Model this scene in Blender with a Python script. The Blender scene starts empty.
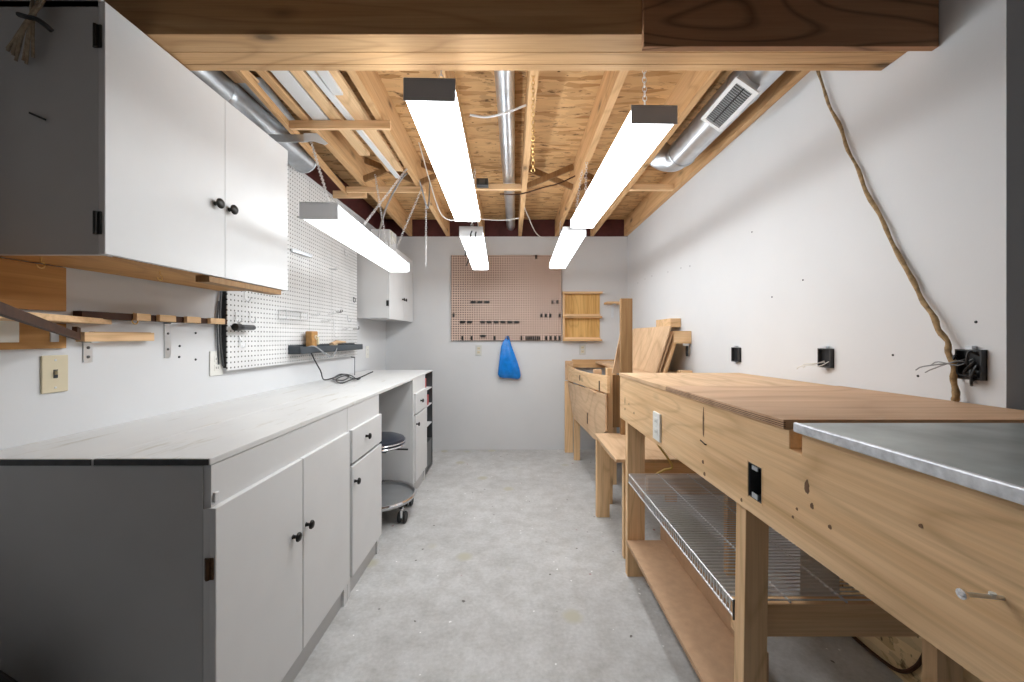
import bpy, bmesh, math, random
from mathutils import Vector, Matrix
random.seed(7)
S = bpy.context.scene
COL = S.collection
PI = math.pi

# ------------------------------------------------------------------ camera, world, exposure
F, VX, VY, H = 395.0, 515.5, 337.0, 1.23          # focal length in px, vanishing point, eye height
cd = bpy.data.cameras.new('camera'); cam = bpy.data.objects.new('camera', cd); COL.objects.link(cam)
cam.location = (0, 0, H); cam.rotation_euler = (PI/2, 0, 0)
cd.sensor_fit = 'HORIZONTAL'; cd.sensor_width = 36; cd.lens = F/1024*36
cd.shift_x = (512-VX)/1024; cd.shift_y = (VY-341)/1024
cd.clip_start = .02
S.camera = cam
W = bpy.data.worlds.new('world'); S.world = W; W.use_nodes = True
W.node_tree.nodes['Background'].inputs[0].default_value = (.95, .96, 1, 1)
W.node_tree.nodes['Background'].inputs[1].default_value = .03
vs = S.view_settings
vs.view_transform = 'Standard'; vs.look = 'None'; vs.gamma = 1; vs.use_curve_mapping = False
vs.exposure = 1.54
LAMP = 4.2                                         # radiance of the fluorescent lenses

def at(x, y, Y):                                   # a measured sight line at depth Y, as a point of the room
    return Vector(((x-VX)*Y/F, Y, H-(y-VY)*Y/F))

# ------------------------------------------------------------------ materials
def new_mat(name):
    m = bpy.data.materials.new(name); m.use_nodes = True
    nt = m.node_tree; b = nt.nodes['Principled BSDF']
    return m, nt, b
def N(nt, typ, **kw):
    n = nt.nodes.new(typ)
    for k, v in kw.items(): setattr(n, k, v)
    return n
def ramp(nt, stops, interp='LINEAR'):
    r = N(nt, 'ShaderNodeValToRGB'); e = r.color_ramp.elements; r.color_ramp.interpolation = interp
    while len(e) < len(stops): e.new(.5)
    for i, (p, c) in enumerate(stops):
        e[i].position = p; e[i].color = (*c, 1) if len(c) == 3 else c
    return r
def coords(nt, scale):
    t = N(nt, 'ShaderNodeTexCoord'); mp = N(nt, 'ShaderNodeMapping')
    mp.inputs['Scale'].default_value = scale
    nt.links.new(t.outputs['Object'], mp.inputs['Vector'])
    return mp.outputs['Vector']
def noise(nt, vec, scale, detail=4, rough=.55, dist=0):
    n = N(nt, 'ShaderNodeTexNoise'); n.inputs['Scale'].default_value = scale
    n.inputs['Detail'].default_value = detail; n.inputs['Roughness'].default_value = rough
    n.inputs['Distortion'].default_value = dist
    nt.links.new(vec, n.inputs['Vector']); return n.outputs['Fac']
def mixc(nt, fac, a, b, mode='MIX'):
    m = N(nt, 'ShaderNodeMix', data_type='RGBA', blend_type=mode)
    for s, v in ((0, fac), (6, a), (7, b)):
        if hasattr(v, 'is_output'): nt.links.new(v, m.inputs[s])
        elif s == 0: m.inputs[0].default_value = v
        else: m.inputs[s].default_value = (*v, 1)
    return m.outputs[2]
def plain(name, c, rough=.55, metal=0, bump=0, var=.06, vscale=5, spec=.4):
    m, nt, b = new_mat(name)
    v = coords(nt, (1, 1, 1)); f = noise(nt, v, vscale, 5)
    r = ramp(nt, [(.3, tuple(x*(1-var) for x in c)), (.7, tuple(min(1, x*(1+var)) for x in c))])
    nt.links.new(f, r.inputs[0]); nt.links.new(r.outputs[0], b.inputs['Base Color'])
    b.inputs['Roughness'].default_value = rough; b.inputs['Metallic'].default_value = metal
    b.inputs['Specular IOR Level'].default_value = spec
    if bump:
        bn = N(nt, 'ShaderNodeBump'); bn.inputs['Strength'].default_value = bump; bn.inputs['Distance'].default_value = .002
        nt.links.new(noise(nt, v, 140, 3), bn.inputs['Height']); nt.links.new(bn.outputs[0], b.inputs['Normal'])
    return m
def wood(name, axis, c1, c2, knot=True, rough=.62, grain=1.0, rings=9, ringk=.86):
    """c1 light, c2 dark grain; axis = direction of the grain"""
    m, nt, b = new_mat(name)
    sc = [24*grain]*3; sc['XYZ'.index(axis)] = 1.1
    v = coords(nt, sc)
    f1 = noise(nt, v, 1.0, 5, .6, .6)
    sc2 = [150*grain]*3; sc2['XYZ'.index(axis)] = 3.0
    f2 = noise(nt, coords(nt, sc2), 1.0, 3, .6)
    sc4 = [3.0]*3; sc4['XYZ'.index(axis)] = .6
    f3 = noise(nt, coords(nt, sc4), 1.0, 2)
    r1 = ramp(nt, [(.33, c1), (.7, c2)]); nt.links.new(f1, r1.inputs[0])
    r2 = ramp(nt, [(.35, (.90, .875, .85)), (.6, (1.02, 1.02, 1.02))]); nt.links.new(f2, r2.inputs[0])
    r3 = ramp(nt, [(.3, (.90, .88, .86)), (.7, (1.05, 1.04, 1.03))]); nt.links.new(f3, r3.inputs[0])
    c = mixc(nt, 1, r1.outputs[0], r2.outputs[0], 'MULTIPLY'); c = mixc(nt, 1, c, r3.outputs[0], 'MULTIPLY')
    sc5 = [5.5*grain]*3; sc5['XYZ'.index(axis)] = .9
    f5 = noise(nt, coords(nt, sc5), 1.0, 1, .4, .3)
    mu = N(nt, 'ShaderNodeMath', operation='MULTIPLY'); nt.links.new(f5, mu.inputs[0]); mu.inputs[1].default_value = rings
    pp = N(nt, 'ShaderNodeMath', operation='PINGPONG'); nt.links.new(mu.outputs[0], pp.inputs[0]); pp.inputs[1].default_value = .5
    r5 = ramp(nt, [(0, (ringk, ringk*.965, ringk*.92)), (.16, (1, 1, 1)), (.5, (1.03, 1.03, 1.03))]); nt.links.new(pp.outputs[0], r5.inputs[0])
    c = mixc(nt, 1, c, r5.outputs[0], 'MULTIPLY')
    if knot:
        sk = [6.0]*3; sk['XYZ'.index(axis)] = 2.4
        vo = N(nt, 'ShaderNodeTexVoronoi'); vo.inputs['Scale'].default_value = 1.0
        nt.links.new(coords(nt, sk), vo.inputs['Vector'])
        rk = ramp(nt, [(.05, (1, 1, 1)), (.10, (.35, .35, .35)), (.17, (0, 0, 0))]); nt.links.new(vo.outputs['Distance'], rk.inputs[0])
        c = mixc(nt, rk.outputs[0], c, tuple(x*.32 for x in c2))
    oi = N(nt, 'ShaderNodeObjectInfo'); hs = N(nt, 'ShaderNodeHueSaturation')
    mr = N(nt, 'ShaderNodeMapRange'); mr.inputs['To Min'].default_value = .92; mr.inputs['To Max'].default_value = 1.06
    nt.links.new(oi.outputs['Random'], mr.inputs['Value']); nt.links.new(mr.outputs[0], hs.inputs['Value'])
    nt.links.new(c, hs.inputs['Color']); nt.links.new(hs.outputs[0], b.inputs['Base Color'])
    b.inputs['Roughness'].default_value = rough; b.inputs['Specular IOR Level'].default_value = .3
    bn = N(nt, 'ShaderNodeBump'); bn.inputs['Strength'].default_value = .12; bn.inputs['Distance'].default_value = .001
    nt.links.new(f2, bn.inputs['Height']); nt.links.new(bn.outputs[0], b.inputs['Normal'])
    return m
def osb(name, c1, c2, axis='X', sc=1.0):
    m, nt, b = new_mat(name)
    s = [38*sc]*3; s['XYZ'.index(axis)] = 9*sc
    vec = coords(nt, s)
    ds = N(nt, 'ShaderNodeVectorMath', operation='ADD'); nz = N(nt, 'ShaderNodeTexNoise'); nz.inputs['Scale'].default_value = .7
    nt.links.new(vec, nz.inputs['Vector']); nt.links.new(vec, ds.inputs[0]); nt.links.new(nz.outputs['Color'], ds.inputs[1])
    vo = N(nt, 'ShaderNodeTexVoronoi'); vo.inputs['Scale'].default_value = 1.0; nt.links.new(ds.outputs[0], vo.inputs['Vector'])
    sep = N(nt, 'ShaderNodeSeparateColor'); nt.links.new(vo.outputs['Color'], sep.inputs[0])
    r = ramp(nt, [(0, c2), (.35, c1), (.75, tuple(min(1, x*1.12) for x in c1)), (1, tuple(x*.82 for x in c1))]); nt.links.new(sep.outputs[0], r.inputs[0])
    f = noise(nt, coords(nt, (14, 14, 14) if axis != 'X' else (9, 22, 14)), 1, 4, .7)
    rk = ramp(nt, [(.585, (0, 0, 0)), (.68, (1, 1, 1))]); nt.links.new(f, rk.inputs[0])
    c = mixc(nt, rk.outputs[0], r.outputs[0], tuple(x*.35 for x in c2))
    vs2 = N(nt, 'ShaderNodeTexVoronoi'); vs2.inputs['Scale'].default_value = 13; nt.links.new(coords(nt, (1, 1.6, 1)), vs2.inputs['Vector'])
    rs = ramp(nt, [(.07, (1, 1, 1)), (.12, (0, 0, 0))]); nt.links.new(vs2.outputs['Distance'], rs.inputs[0])
    c = mixc(nt, rs.outputs[0], c, tuple(x*.3 for x in c2))
    nt.links.new(c, b.inputs['Base Color']); b.inputs['Roughness'].default_value = .7; b.inputs['Specular IOR Level'].default_value = .2
    return m
def pegboard(name, c, normal, pitch=.0254, hole=(.02, .018, .016), r=.125):
    m, nt, b = new_mat(name)
    v = coords(nt, (1/pitch,)*3)
    fr = N(nt, 'ShaderNodeVectorMath', operation='FRACTION'); nt.links.new(v, fr.inputs[0])
    sb = N(nt, 'ShaderNodeVectorMath', operation='SUBTRACT'); nt.links.new(fr.outputs[0], sb.inputs[0]); sb.inputs[1].default_value = (.5, .5, .5)
    ml = N(nt, 'ShaderNodeVectorMath', operation='MULTIPLY'); nt.links.new(sb.outputs[0], ml.inputs[0])
    k = [1, 1, 1]; k['XYZ'.index(normal)] = 0; ml.inputs[1].default_value = k
    ln = N(nt, 'ShaderNodeVectorMath', operation='LENGTH'); nt.links.new(ml.outputs[0], ln.inputs[0])
    lt = N(nt, 'ShaderNodeMath', operation='LESS_THAN'); nt.links.new(ln.outputs['Value'], lt.inputs[0]); lt.inputs[1].default_value = r
    f = noise(nt, coords(nt, (1, 1, 1)), 4, 5)
    rr = ramp(nt, [(.3, tuple(x*.9 for x in c)), (.7, tuple(min(1, x*1.06) for x in c))]); nt.links.new(f, rr.inputs[0])
    nt.links.new(mixc(nt, lt.outputs[0], rr.outputs[0], hole), b.inputs['Base Color'])
    b.inputs['Roughness'].default_value = .5
    return m
def floor_mat():
    m, nt, b = new_mat('painted concrete')
    v = coords(nt, (1, 1, 1))
    big = noise(nt, v, 1.3, 4, .6); mid = noise(nt, v, 9, 6, .7); fine = noise(nt, v, 60, 3)
    r1 = ramp(nt, [(.3, (.47, .465, .458)), (.7, (.59, .59, .587))]); nt.links.new(big, r1.inputs[0])
    r2 = ramp(nt, [(.35, (.84, .83, .81)), (.6, (1.06, 1.06, 1.06))]); nt.links.new(mid, r2.inputs[0])
    r3 = ramp(nt, [(.3, (.9, .9, .9)), (.7, (1.06, 1.06, 1.06))]); nt.links.new(fine, r3.inputs[0])
    c = mixc(nt, 1, r1.outputs[0], r2.outputs[0], 'MULTIPLY'); c = mixc(nt, 1, c, r3.outputs[0], 'MULTIPLY')
    def spots(c, scale, lo, hi, col, keep, off):
        vo = N(nt, 'ShaderNodeTexVoronoi'); vo.inputs['Scale'].default_value = scale
        mp = N(nt, 'ShaderNodeMapping'); mp.inputs['Location'].default_value = off; nt.links.new(v, mp.inputs['Vector'])
        ds = N(nt, 'ShaderNodeVectorMath', operation='ADD'); nz = N(nt, 'ShaderNodeTexNoise'); nz.inputs['Scale'].default_value = 40
        sc = N(nt, 'ShaderNodeVectorMath', operation='SCALE'); sc.inputs['Scale'].default_value = .02
        nt.links.new(v, nz.inputs['Vector']); nt.links.new(nz.outputs['Color'], sc.inputs[0])
        nt.links.new(mp.outputs[0], ds.inputs[0]); nt.links.new(sc.outputs[0], ds.inputs[1])
        nt.links.new(ds.outputs[0], vo.inputs['Vector'])
        r = ramp(nt, [(lo, (1, 1, 1)), (hi, (0, 0, 0))]); nt.links.new(vo.outputs['Distance'], r.inputs[0])
        sep = N(nt, 'ShaderNodeSeparateColor'); nt.links.new(vo.outputs['Color'], sep.inputs[0])
        lt = N(nt, 'ShaderNodeMath', operation='LESS_THAN'); nt.links.new(sep.outputs[0], lt.inputs[0]); lt.inputs[1].default_value = keep
        mu = N(nt, 'ShaderNodeMath', operation='MULTIPLY'); nt.links.new(r.outputs[0], mu.inputs[0]); nt.links.new(lt.outputs[0], mu.inputs[1])
        return mixc(nt, mu.outputs[0], c, col)
    c = spots(c, 11, .05, .09, (.12, .11, .10), .45, (0, 0, 0))
    c = spots(c, 16, .06, .09, (.85, .85, .84), .45, (3.1, 1.7, 0))
    c = spots(c, 6, .03, .06, (.30, .10, .10), .2, (7.3, 4.2, 0))
    c = spots(c, 4, .10, .22, (.47, .45, .36), .3, (1.3, 9.2, 0))
    nt.links.new(c, b.inputs['Base Color'])
    rr = ramp(nt, [(.3, (.42, .42, .42)), (.7, (.62, .62, .62))]); nt.links.new(mid, rr.inputs[0]); nt.links.new(rr.outputs[0], b.inputs['Roughness'])
    bn = N(nt, 'ShaderNodeBump'); bn.inputs['Strength'].default_value = .15; bn.inputs['Distance'].default_value = .004
    nt.links.new(mid, bn.inputs['Height']); nt.links.new(bn.outputs[0], b.inputs['Normal'])
    return m
def worn_white():
    m, nt, b = new_mat('worn white worktop paint')
    f = noise(nt, coords(nt, (9, 1.6, 1)), 1.5, 6, .7); g = noise(nt, coords(nt, (1, 1, 1)), 3, 3)
    r = ramp(nt, [(.57, (.72, .72, .715)), (.66, (.58, .56, .51)), (.74, (.44, .40, .33))]); nt.links.new(f, r.inputs[0])
    r2 = ramp(nt, [(.3, (.94, .94, .94)), (.7, (1.03, 1.03, 1.02))]); nt.links.new(g, r2.inputs[0])
    nt.links.new(mixc(nt, 1, r.outputs[0], r2.outputs[0], 'MULTIPLY'), b.inputs['Base Color'])
    b.inputs['Roughness'].default_value = .38
    return m
def lens_mat(name, k):
    m, nt, b = new_mat(name)
    b.inputs['Base Color'].default_value = (.9, .9, .9, 1); b.inputs['Roughness'].default_value = .4
    b.inputs['Emission Color'].default_value = (.92, .968, 1, 1); b.inputs['Emission Strength'].default_value = k
    return m

PINE1, PINE2 = (.89, .63, .375), (.80, .52, .275)
FIR1, FIR2 = (.70, .455, .24), (.58, .345, .16)
M = {}
for ax in 'XYZ':
    M['pine'+ax] = wood('pale pine '+ax, ax, PINE1, PINE2)
    M['fir'+ax] = wood('fir lumber '+ax, ax, FIR1, FIR2)
M['ply'] = wood('birch plywood', 'Y', (.70, .495, .315), (.62, .415, .25), knot=False, grain=.35)
M['plyZ'] = wood('sheet plywood', 'Z', (.70, .495, .315), (.62, .415, .25), knot=False, grain=.35)
M['plyX'] = wood('reddish plywood', 'X', (.50, .285, .16), (.40, .21, .11), knot=True, grain=.6, rings=16, ringk=.5)
M['plyworn'] = wood('worn plywood', 'X', (.68, .45, .29), (.58, .37, .225), knot=False, grain=.35)
M['board'] = plain('particle board', (.52, .33, .20), .7, var=.08, vscale=30)
M['stain'] = wood('stained brown wood', 'Y', (.085, .034, .015), (.045, .018, .008), knot=False)
M['osb'] = osb('strand board', (.60, .375, .18), (.38, .20, .075))
M['osbZ'] = wood('yellow rough board', 'Z', (.80, .52, .20), (.62, .35, .11), knot=False, rings=14, ringk=.86)
M['tanpanel'] = osb('tan flake board', (.80, .60, .34), (.58, .38, .18), 'Y')
M['wall'] = plain('white wall paint', (.685, .69, .70), .75, bump=.06, var=.02, vscale=2.5)
M['white'] = plain('white cabinet paint', (.70, .70, .70), .42, var=.02, vscale=6)
M['grey'] = plain('light grey paint', (.52, .52, .52), .5, var=.03)
M['maroon'] = plain('maroon sheathing', (.085, .022, .022), .5, var=.3, vscale=8)
M['steel'] = plain('galvanized steel', (.66, .69, .72), .32, metal=.9, var=.12, vscale=12)
M['zinc'] = plain('dull sheet metal', (.42, .46, .45), .42, metal=.75, var=.25, vscale=7)
M['alu'] = plain('bright edge metal', (.72, .74, .78), .42, metal=.7, var=.2, vscale=60)
M['chrome'] = plain('chrome', (.8, .8, .82), .15, metal=1, var=.02)
M['wire'] = plain('zinc wire', (.74, .74, .75), .3, metal=.35, var=.05)
M['black'] = plain('black plastic', (.015, .015, .016), .4, var=.2)
M['iron'] = plain('black hardware', (.02, .018, .016), .35, metal=.4, var=.2)
M['bronze'] = plain('old bronze', (.10, .055, .03), .4, metal=.7, var=.3, vscale=60)
M['darkbox'] = plain('dark box', (.045, .047, .05), .5, var=.25, vscale=40)
M['ivory'] = plain('ivory plastic', (.68, .60, .43), .4, var=.03)
M['cream'] = plain('off white plastic', (.78, .77, .72), .4, var=.02)
M['orange'] = wood('orange plywood', 'Y', (.62, .345, .125), (.48, .24, .075), grain=.5)
M['platewhite'] = plain('greyish white plastic', (.60, .60, .57), .4, var=.02)
M['lampend'] = plain('grey enamel', (.60, .60, .61), .4, var=.02)
M['darkwood'] = wood('weathered brown wood', 'Z', (.36, .215, .10), (.25, .135, .055))
M['lamp'] = plain('white enamel', (.74, .75, .76), .35, var=.02)
M['lens'] = lens_mat('lit lens', LAMP); M['lensbright'] = lens_mat('brighter lit lens', LAMP*1.45); M['lensdim'] = lens_mat('dimmer lit lens', LAMP*.35)
M['blue'] = plain('blue plastic bag', (.006, .20, .66), .22, var=.2, vscale=18, bump=.3)
M['navy'] = plain('dark blue vinyl', (.03, .035, .05), .28, var=.15)
M['gunmetal'] = plain('dark grey steel', (.11, .115, .12), .35, metal=.6, var=.1)
M['oldsteel'] = plain('dull galvanized steel', (.42, .44, .46), .38, metal=.85, var=.2, vscale=9)
M['greysteel'] = plain('brushed grey steel', (.42, .43, .44), .35, metal=.7, var=.1)
M['tray'] = plain('charcoal tray', (.05, .06, .07), .35, var=.15)
M['twine'] = plain('tan cord', (.34, .225, .11), .8, var=.5, vscale=45)
M['rope'] = plain('faded rope', (.36, .29, .21), .85, var=.3, vscale=90)
M['leather'] = plain('tan leather', (.40, .21, .07), .5, var=.2, vscale=40)
M['cable'] = plain('grey cable', (.32, .33, .34), .5, var=.1)
M['cablew'] = plain('white cable', (.75, .74, .70), .5, var=.05)
M['cabley'] = plain('yellow cable', (.62, .45, .14), .5, var=.1)
M['red'] = plain('red packaging', (.45, .05, .05), .5, var=.2)
M['brass'] = plain('brass', (.75, .5, .2), .3, metal=.9)
M['peg'] = pegboard('white pegboard', (.74, .74, .735), 'X', r=.165)
M['pegbrown'] = pegboard('brown pegboard', (.66, .49, .405), 'Y', hole=(.05, .03, .022), r=.3)
M['floor'] = floor_mat()
M['worktop'] = worn_white()
M['rubber'] = plain('black rubber', (.02, .02, .02), .6)
M['stainmark'] = plain('dark wood stain', (.20, .10, .045), .6, var=.3, vscale=50)

# ------------------------------------------------------------------ mesh helpers
class MB:
    def __init__(s): s.bm = bmesh.new()
    def hexa(s, p):                                  # 8 corners: 4 bottom, 4 top, same order
        v = [s.bm.verts.new(q) for q in p]
        for f in ((3, 2, 1, 0), (4, 5, 6, 7), (0, 1, 5, 4), (1, 2, 6, 5), (2, 3, 7, 6), (3, 0, 4, 7)):
            s.bm.faces.new([v[i] for i in f])
        return s
    def box(s, x0, x1, y0, y1, z0, z1):
        return s.hexa([(x0, y0, z0), (x1, y0, z0), (x1, y1, z0), (x0, y1, z0), (x0, y0, z1), (x1, y0, z1), (x1, y1, z1), (x0, y1, z1)])
    def prism(s, pts, off):                          # closed outline + offset vector
        a = [s.bm.verts.new(p) for p in pts]; b = [s.bm.verts.new(Vector(p)+Vector(off)) for p in pts]
        n = len(a)
        s.bm.faces.new(a[::-1]); s.bm.faces.new(b)
        for i in range(n): s.bm.faces.new([a[i], a[(i+1) % n], b[(i+1) % n], b[i]])
        return s
    def bar(s, p, q, w, t, up=(0, 0, 1)):            # rectangular bar from p to q, w across, t along up
        p, q = Vector(p), Vector(q); d = (q-p).normalized(); side = d.cross(Vector(up)).normalized(); u = side.cross(d)
        c = [(-1, -1), (1, -1), (1, 1), (-1, 1)]
        return s.hexa([p+side*(w/2*a)+u*(t/2*b) for a, b in c]+[q+side*(w/2*a)+u*(t/2*b) for a, b in c])
    def tube(s, pts, r, n=8, cap=True):
        pts = [Vector(p) for p in pts]; rings = []
        rr = r if isinstance(r, (list, tuple)) else [r]*len(pts)
        ref = None
        for i, p in enumerate(pts):
            d = (pts[min(i+1, len(pts)-1)]-pts[max(i-1, 0)]).normalized()
            if ref is None:
                ref = Vector((0, 0, 1)) if abs(d.z) < .9 else Vector((1, 0, 0))
            a = (ref-d*ref.dot(d)).normalized(); b = d.cross(a); ref = a
            rings.append([s.bm.verts.new(p+(a*math.cos(2*PI*k/n)+b*math.sin(2*PI*k/n))*rr[i]) for k in range(n)])
        for A, B in zip(rings, rings[1:]):
            for k in range(n): s.bm.faces.new([A[k], A[(k+1) % n], B[(k+1) % n], B[k]])
        if cap: s.bm.faces.new(rings[0][::-1]); s.bm.faces.new(rings[-1])
        return s
    def ring(s, c, R, r, axis='Z', n=20, m=6, squash=(1, 1)):
        c = Vector(c); pr = []
        for i in range(n):
            t = 2*PI*i/n; row = []
            for k in range(m):
                u = 2*PI*k/m; rad = R+r*math.cos(u); h = r*math.sin(u)
                a, b = rad*math.cos(t)*squash[0], rad*math.sin(t)*squash[1]
                v = {'Z': (a, b, h), 'X': (h, a, b), 'Y': (a, h, b)}[axis]
                row.append(s.bm.verts.new(c+Vector(v)))
            pr.append(row)
        for i in range(n):
            A, B = pr[i], pr[(i+1) % n]
            for k in range(m): s.bm.faces.new([A[k], B[k], B[(k+1) % m], A[(k+1) % m]])
        return s
    def lathe(s, c, prof, axis='Z', n=24, sgn=1):    # prof: (radius, height) pairs
        c = Vector(c); rows = []
        for r, h in prof:
            row = []
            for k in range(n):
                t = 2*PI*k/n; a, b = r*math.cos(t), r*math.sin(t); h2 = h*sgn
                row.append(s.bm.verts.new(c+Vector({'Z': (a, b, h2), 'X': (h2, a, b), 'Y': (a, h2, b)}[axis])))
            rows.append(row)
        for A, B in zip(rows, rows[1:]):
            for k in range(n): s.bm.faces.new([A[k], A[(k+1) % n], B[(k+1) % n], B[k]])
        s.bm.faces.new(rows[0][::-1]); s.bm.faces.new(rows[-1])
        return s
    def build(s, name, mat, parent=None, loc=None, bevel=0, smooth=False):
        bmesh.ops.recalc_face_normals(s.bm, faces=s.bm.faces)
        off = Vector(loc) if loc is not None else (OFF.get(parent.name, Vector()) if parent else Vector())
        for v in s.bm.verts: v.co -= off
        me = bpy.data.meshes.new(name); s.bm.to_mesh(me); s.bm.free()
        o = bpy.data.objects.new(name, me); COL.objects.link(o)
        me.materials.append(M[mat] if isinstance(mat, str) else mat)
        if parent: o.parent = parent; OFF[o.name] = off
        else: o.location = off
        if smooth:
            for p in me.polygons: p.use_smooth = True
            e = o.modifiers.new('e', 'EDGE_SPLIT'); e.split_angle = math.radians(40)
        if bevel:
            b = o.modifiers.new('b', 'BEVEL'); b.width = bevel; b.segments = 2; b.limit_method = 'ANGLE'; b.angle_limit = math.radians(40)
        return o
OFF = {}
def tag(o, label, cat, group=None, kind=None):
    o['label'] = label; o['category'] = cat
    if group: o['group'] = group
    if kind: o['kind'] = kind
    return o
def thing(name, label, cat, loc, group=None):
    o = bpy.data.objects.new(name, None); COL.objects.link(o); o.location = loc; o.empty_display_size = .05
    OFF[o.name] = Vector(loc)
    return tag(o, label, cat, group)
def struct(o, label=None):
    o['kind'] = 'structure'
    if label: o['label'] = label
    return o
def spline(pts, n=6):                                # Catmull-Rom through points
    P = [Vector(p) for p in pts]; P = [2*P[0]-P[1]]+P+[2*P[-1]-P[-2]]; out = []
    for i in range(1, len(P)-2):
        for k in range(n):
            t = k/n; a, b, c, d = P[i-1:i+3]
            out.append(.5*((2*b)+(c-a)*t+(2*a-5*b+4*c-d)*t*t+(3*b-a-3*c+d)*t**3))
    out.append(P[-2]); return out
def copy_thing(root, loc=None):
    r = root.copy(); COL.objects.link(r)
    if loc is not None: r.location = loc
    for ch in root.children:
        c = ch.copy(); COL.objects.link(c); c.parent = r
        for g in ch.children:
            d = g.copy(); COL.objects.link(d); d.parent = c
    return r
def orphan_cut(o, cutter):
    md = o.modifiers.new('cut', 'BOOLEAN'); md.object = cutter; md.operation = 'DIFFERENCE'; md.solver = 'EXACT'
    dg = bpy.context.evaluated_depsgraph_get(); me = bpy.data.meshes.new_from_object(o.evaluated_get(dg))
    o.modifiers.remove(md); o.data = me
    cm = cutter.data; bpy.data.objects.remove(cutter); bpy.data.meshes.remove(cm)

XL, XR, YB, ZT = -1.416, 1.224, 4.317, 2.328         # left wall, right wall, back wall, wall top
SUB = 2.514                                          # underside of the subfloor
YE = .985                                            # the right wall stops here; the room opens towards the camera

# ------------------------------------------------------------------ room shell
struct(MB().box(-3.2, 3.2, -1.6, 4.5, -.1, 0).build('floor', 'floor'), 'grey painted concrete floor with paint spots')
struct(MB().box(XL-.12, XL, -.6, YB, 0, ZT).build('wall_left', 'wall'), 'white painted left wall')
struct(MB().box(XL-.12, XR+.35, YB, YB+.12, 0, ZT).build('wall_back', 'wall'), 'white painted end wall')
struct(MB().prism([(XR, YE, .70), (XR, YE, SUB), (XR, YB, SUB), (XR, YB, 0), (XR, 1.70, 0), (XR, 1.70, .70)], (.176, 0, 0)).box(XR+.176, XR+.35, YE, YB, 0, SUB).build('wall_right', 'wall'), 'white painted right wall, open to the studs below the bench')
struct(MB().box(-1.6, 1.6, -.3, 4.45, SUB, SUB+.02).build('ceiling', 'osb'), 'bare strand board subfloor overhead')
struct(MB().box(XL-.12, XR+.05, YB-.004, YB+.12, ZT+.001, SUB-.002).build('trim_1', 'maroon'), 'maroon rim board above the end wall')
struct(MB().box(XL-.12, XL+.004, -.3, YB-.006, ZT+.001, SUB-.002).build('trim_2', 'maroon'), 'maroon rim board above the left wall')
# small nail holes and scuffs of the right wall are separate marks on the paint
mk = MB()
for (x, y) in ((638, 283), (645, 279), (652, 276), (668, 272), (681, 268), (690, 266), (752, 232), (772, 297), (803, 280), (893, 355), (918, 376), (976, 322)):
    Y = XR*F/(x-VX); z = H-(y-VY)*Y/F
    mk.lathe((XR, Y, z), [(.004, 0), (.003, .002), (.001, .0025)], 'X', 8, -1)
mk.build('wall_anchor_marks', 'darkbox', bpy.data.objects['wall_right'])

# ------------------------------------------------------------------ joists, beam, overhead lumber
bm_ = thing('support_beam', 'heavy laminated timber beam crossing overhead at the front of the room', 'beam', (0, 1.16, 2.119))
for k, (y0, y1) in enumerate(((1.16, 1.2325), (1.234, 1.287), (1.2885, 1.32))):
    MB().box(XL+.002, XR-.002, y0, y1, 2.119, ZT).build('ply_board', 'firX', bm_, bevel=.002)
d_ = MB().box(.37, XR-.003, 1.139, 1.1585, 2.068, 2.32).build('plywood_facing', 'plyX', bm_, bevel=.001); d_['label'] = 'darker swirly plywood facing board'

JO = [(-1.075, -1.165), (-.70, -.755), (-.33, -.375), (.06, .03), (.43, .43), (.815, .815)]
JL = ['first floor joist counted from the left wall, beside the round duct', 'second floor joist from the left wall, right of the stored boards',
      'third floor joist from the left wall, above the front left light', 'fourth floor joist from the left wall, right of the thin centre duct',
      'fifth floor joist from the left wall, left of the front right light', 'sixth floor joist from the left wall, just left of the vented duct']
def jx(i, Y): a, b = JO[i]; return a+(b-a)*(Y-1.62)/2.7
for i, l in enumerate(JL):
    x0, x1 = jx(i, .0), jx(i, YB-.006)
    o = MB().hexa([(x0, 0, ZT+.001), (x0+.038, 0, ZT+.001), (x1+.038, YB-.006, ZT+.001), (x1, YB-.006, ZT+.001),
                   (x0, 0, SUB-.001), (x0+.038, 0, SUB-.001), (x1+.038, YB-.006, SUB-.001), (x1, YB-.006, SUB-.001)]).build('floor_joist', 'firY', bevel=.002)
    tag(o, l, 'joist', 'floor joists overhead')
o = MB().box(1.184, XR-.002, 0, YB-.006, ZT+.003, SUB-.001).build('floor_joist', 'firY', bevel=.002)
tag(o, 'seventh floor joist, the one lying along the top of the right wall', 'joist', 'floor joists overhead')
# cross bridging
def cross(i, Y, label):
    xa, xb = jx(i, Y)+.038, jx(i+1, Y)
    t = thing('cross_bridging', label, 'bridging', ((xa+xb)/2, Y, ZT), 'cross bridging between the joists')
    for s, dy in ((1, 0), (-1, .022)):
        a = (xa, Y+dy, ZT+.02 if s > 0 else SUB-.02); b = (xb, Y+dy, SUB-.02 if s > 0 else ZT+.02)
        MB().bar(a, b, .018, .04).build('diagonal_strut', 'darkwood', t)
cross(0, 2.80, 'crossed wooden struts behind the stored boards, left of the second joist')
cross(1, 2.86, 'crossed wooden struts between second and third joist, beside the front left light')
cross(4-1, 2.93, 'crossed wooden struts right of the thin centre duct')
cross(4, 2.99, 'crossed wooden struts above the front right light')
def block(name, label, x0, x1, y0, y1, z0, z1, mat='pineX', cat='board', g=None):
    o = MB().box(x0, x1, y0, y1, z0, z1).build(name, mat, loc=((x0+x1)/2, (y0+y1)/2, z0), bevel=.0015)
    return tag(o, label, cat, g)
block('blocking_board', 'short blocking board crossing under the thin centre duct', jx(2, 2.94)+.038, jx(3, 2.94), 2.94, 2.978, ZT+.004, ZT+.045, cat='blocking')
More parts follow.
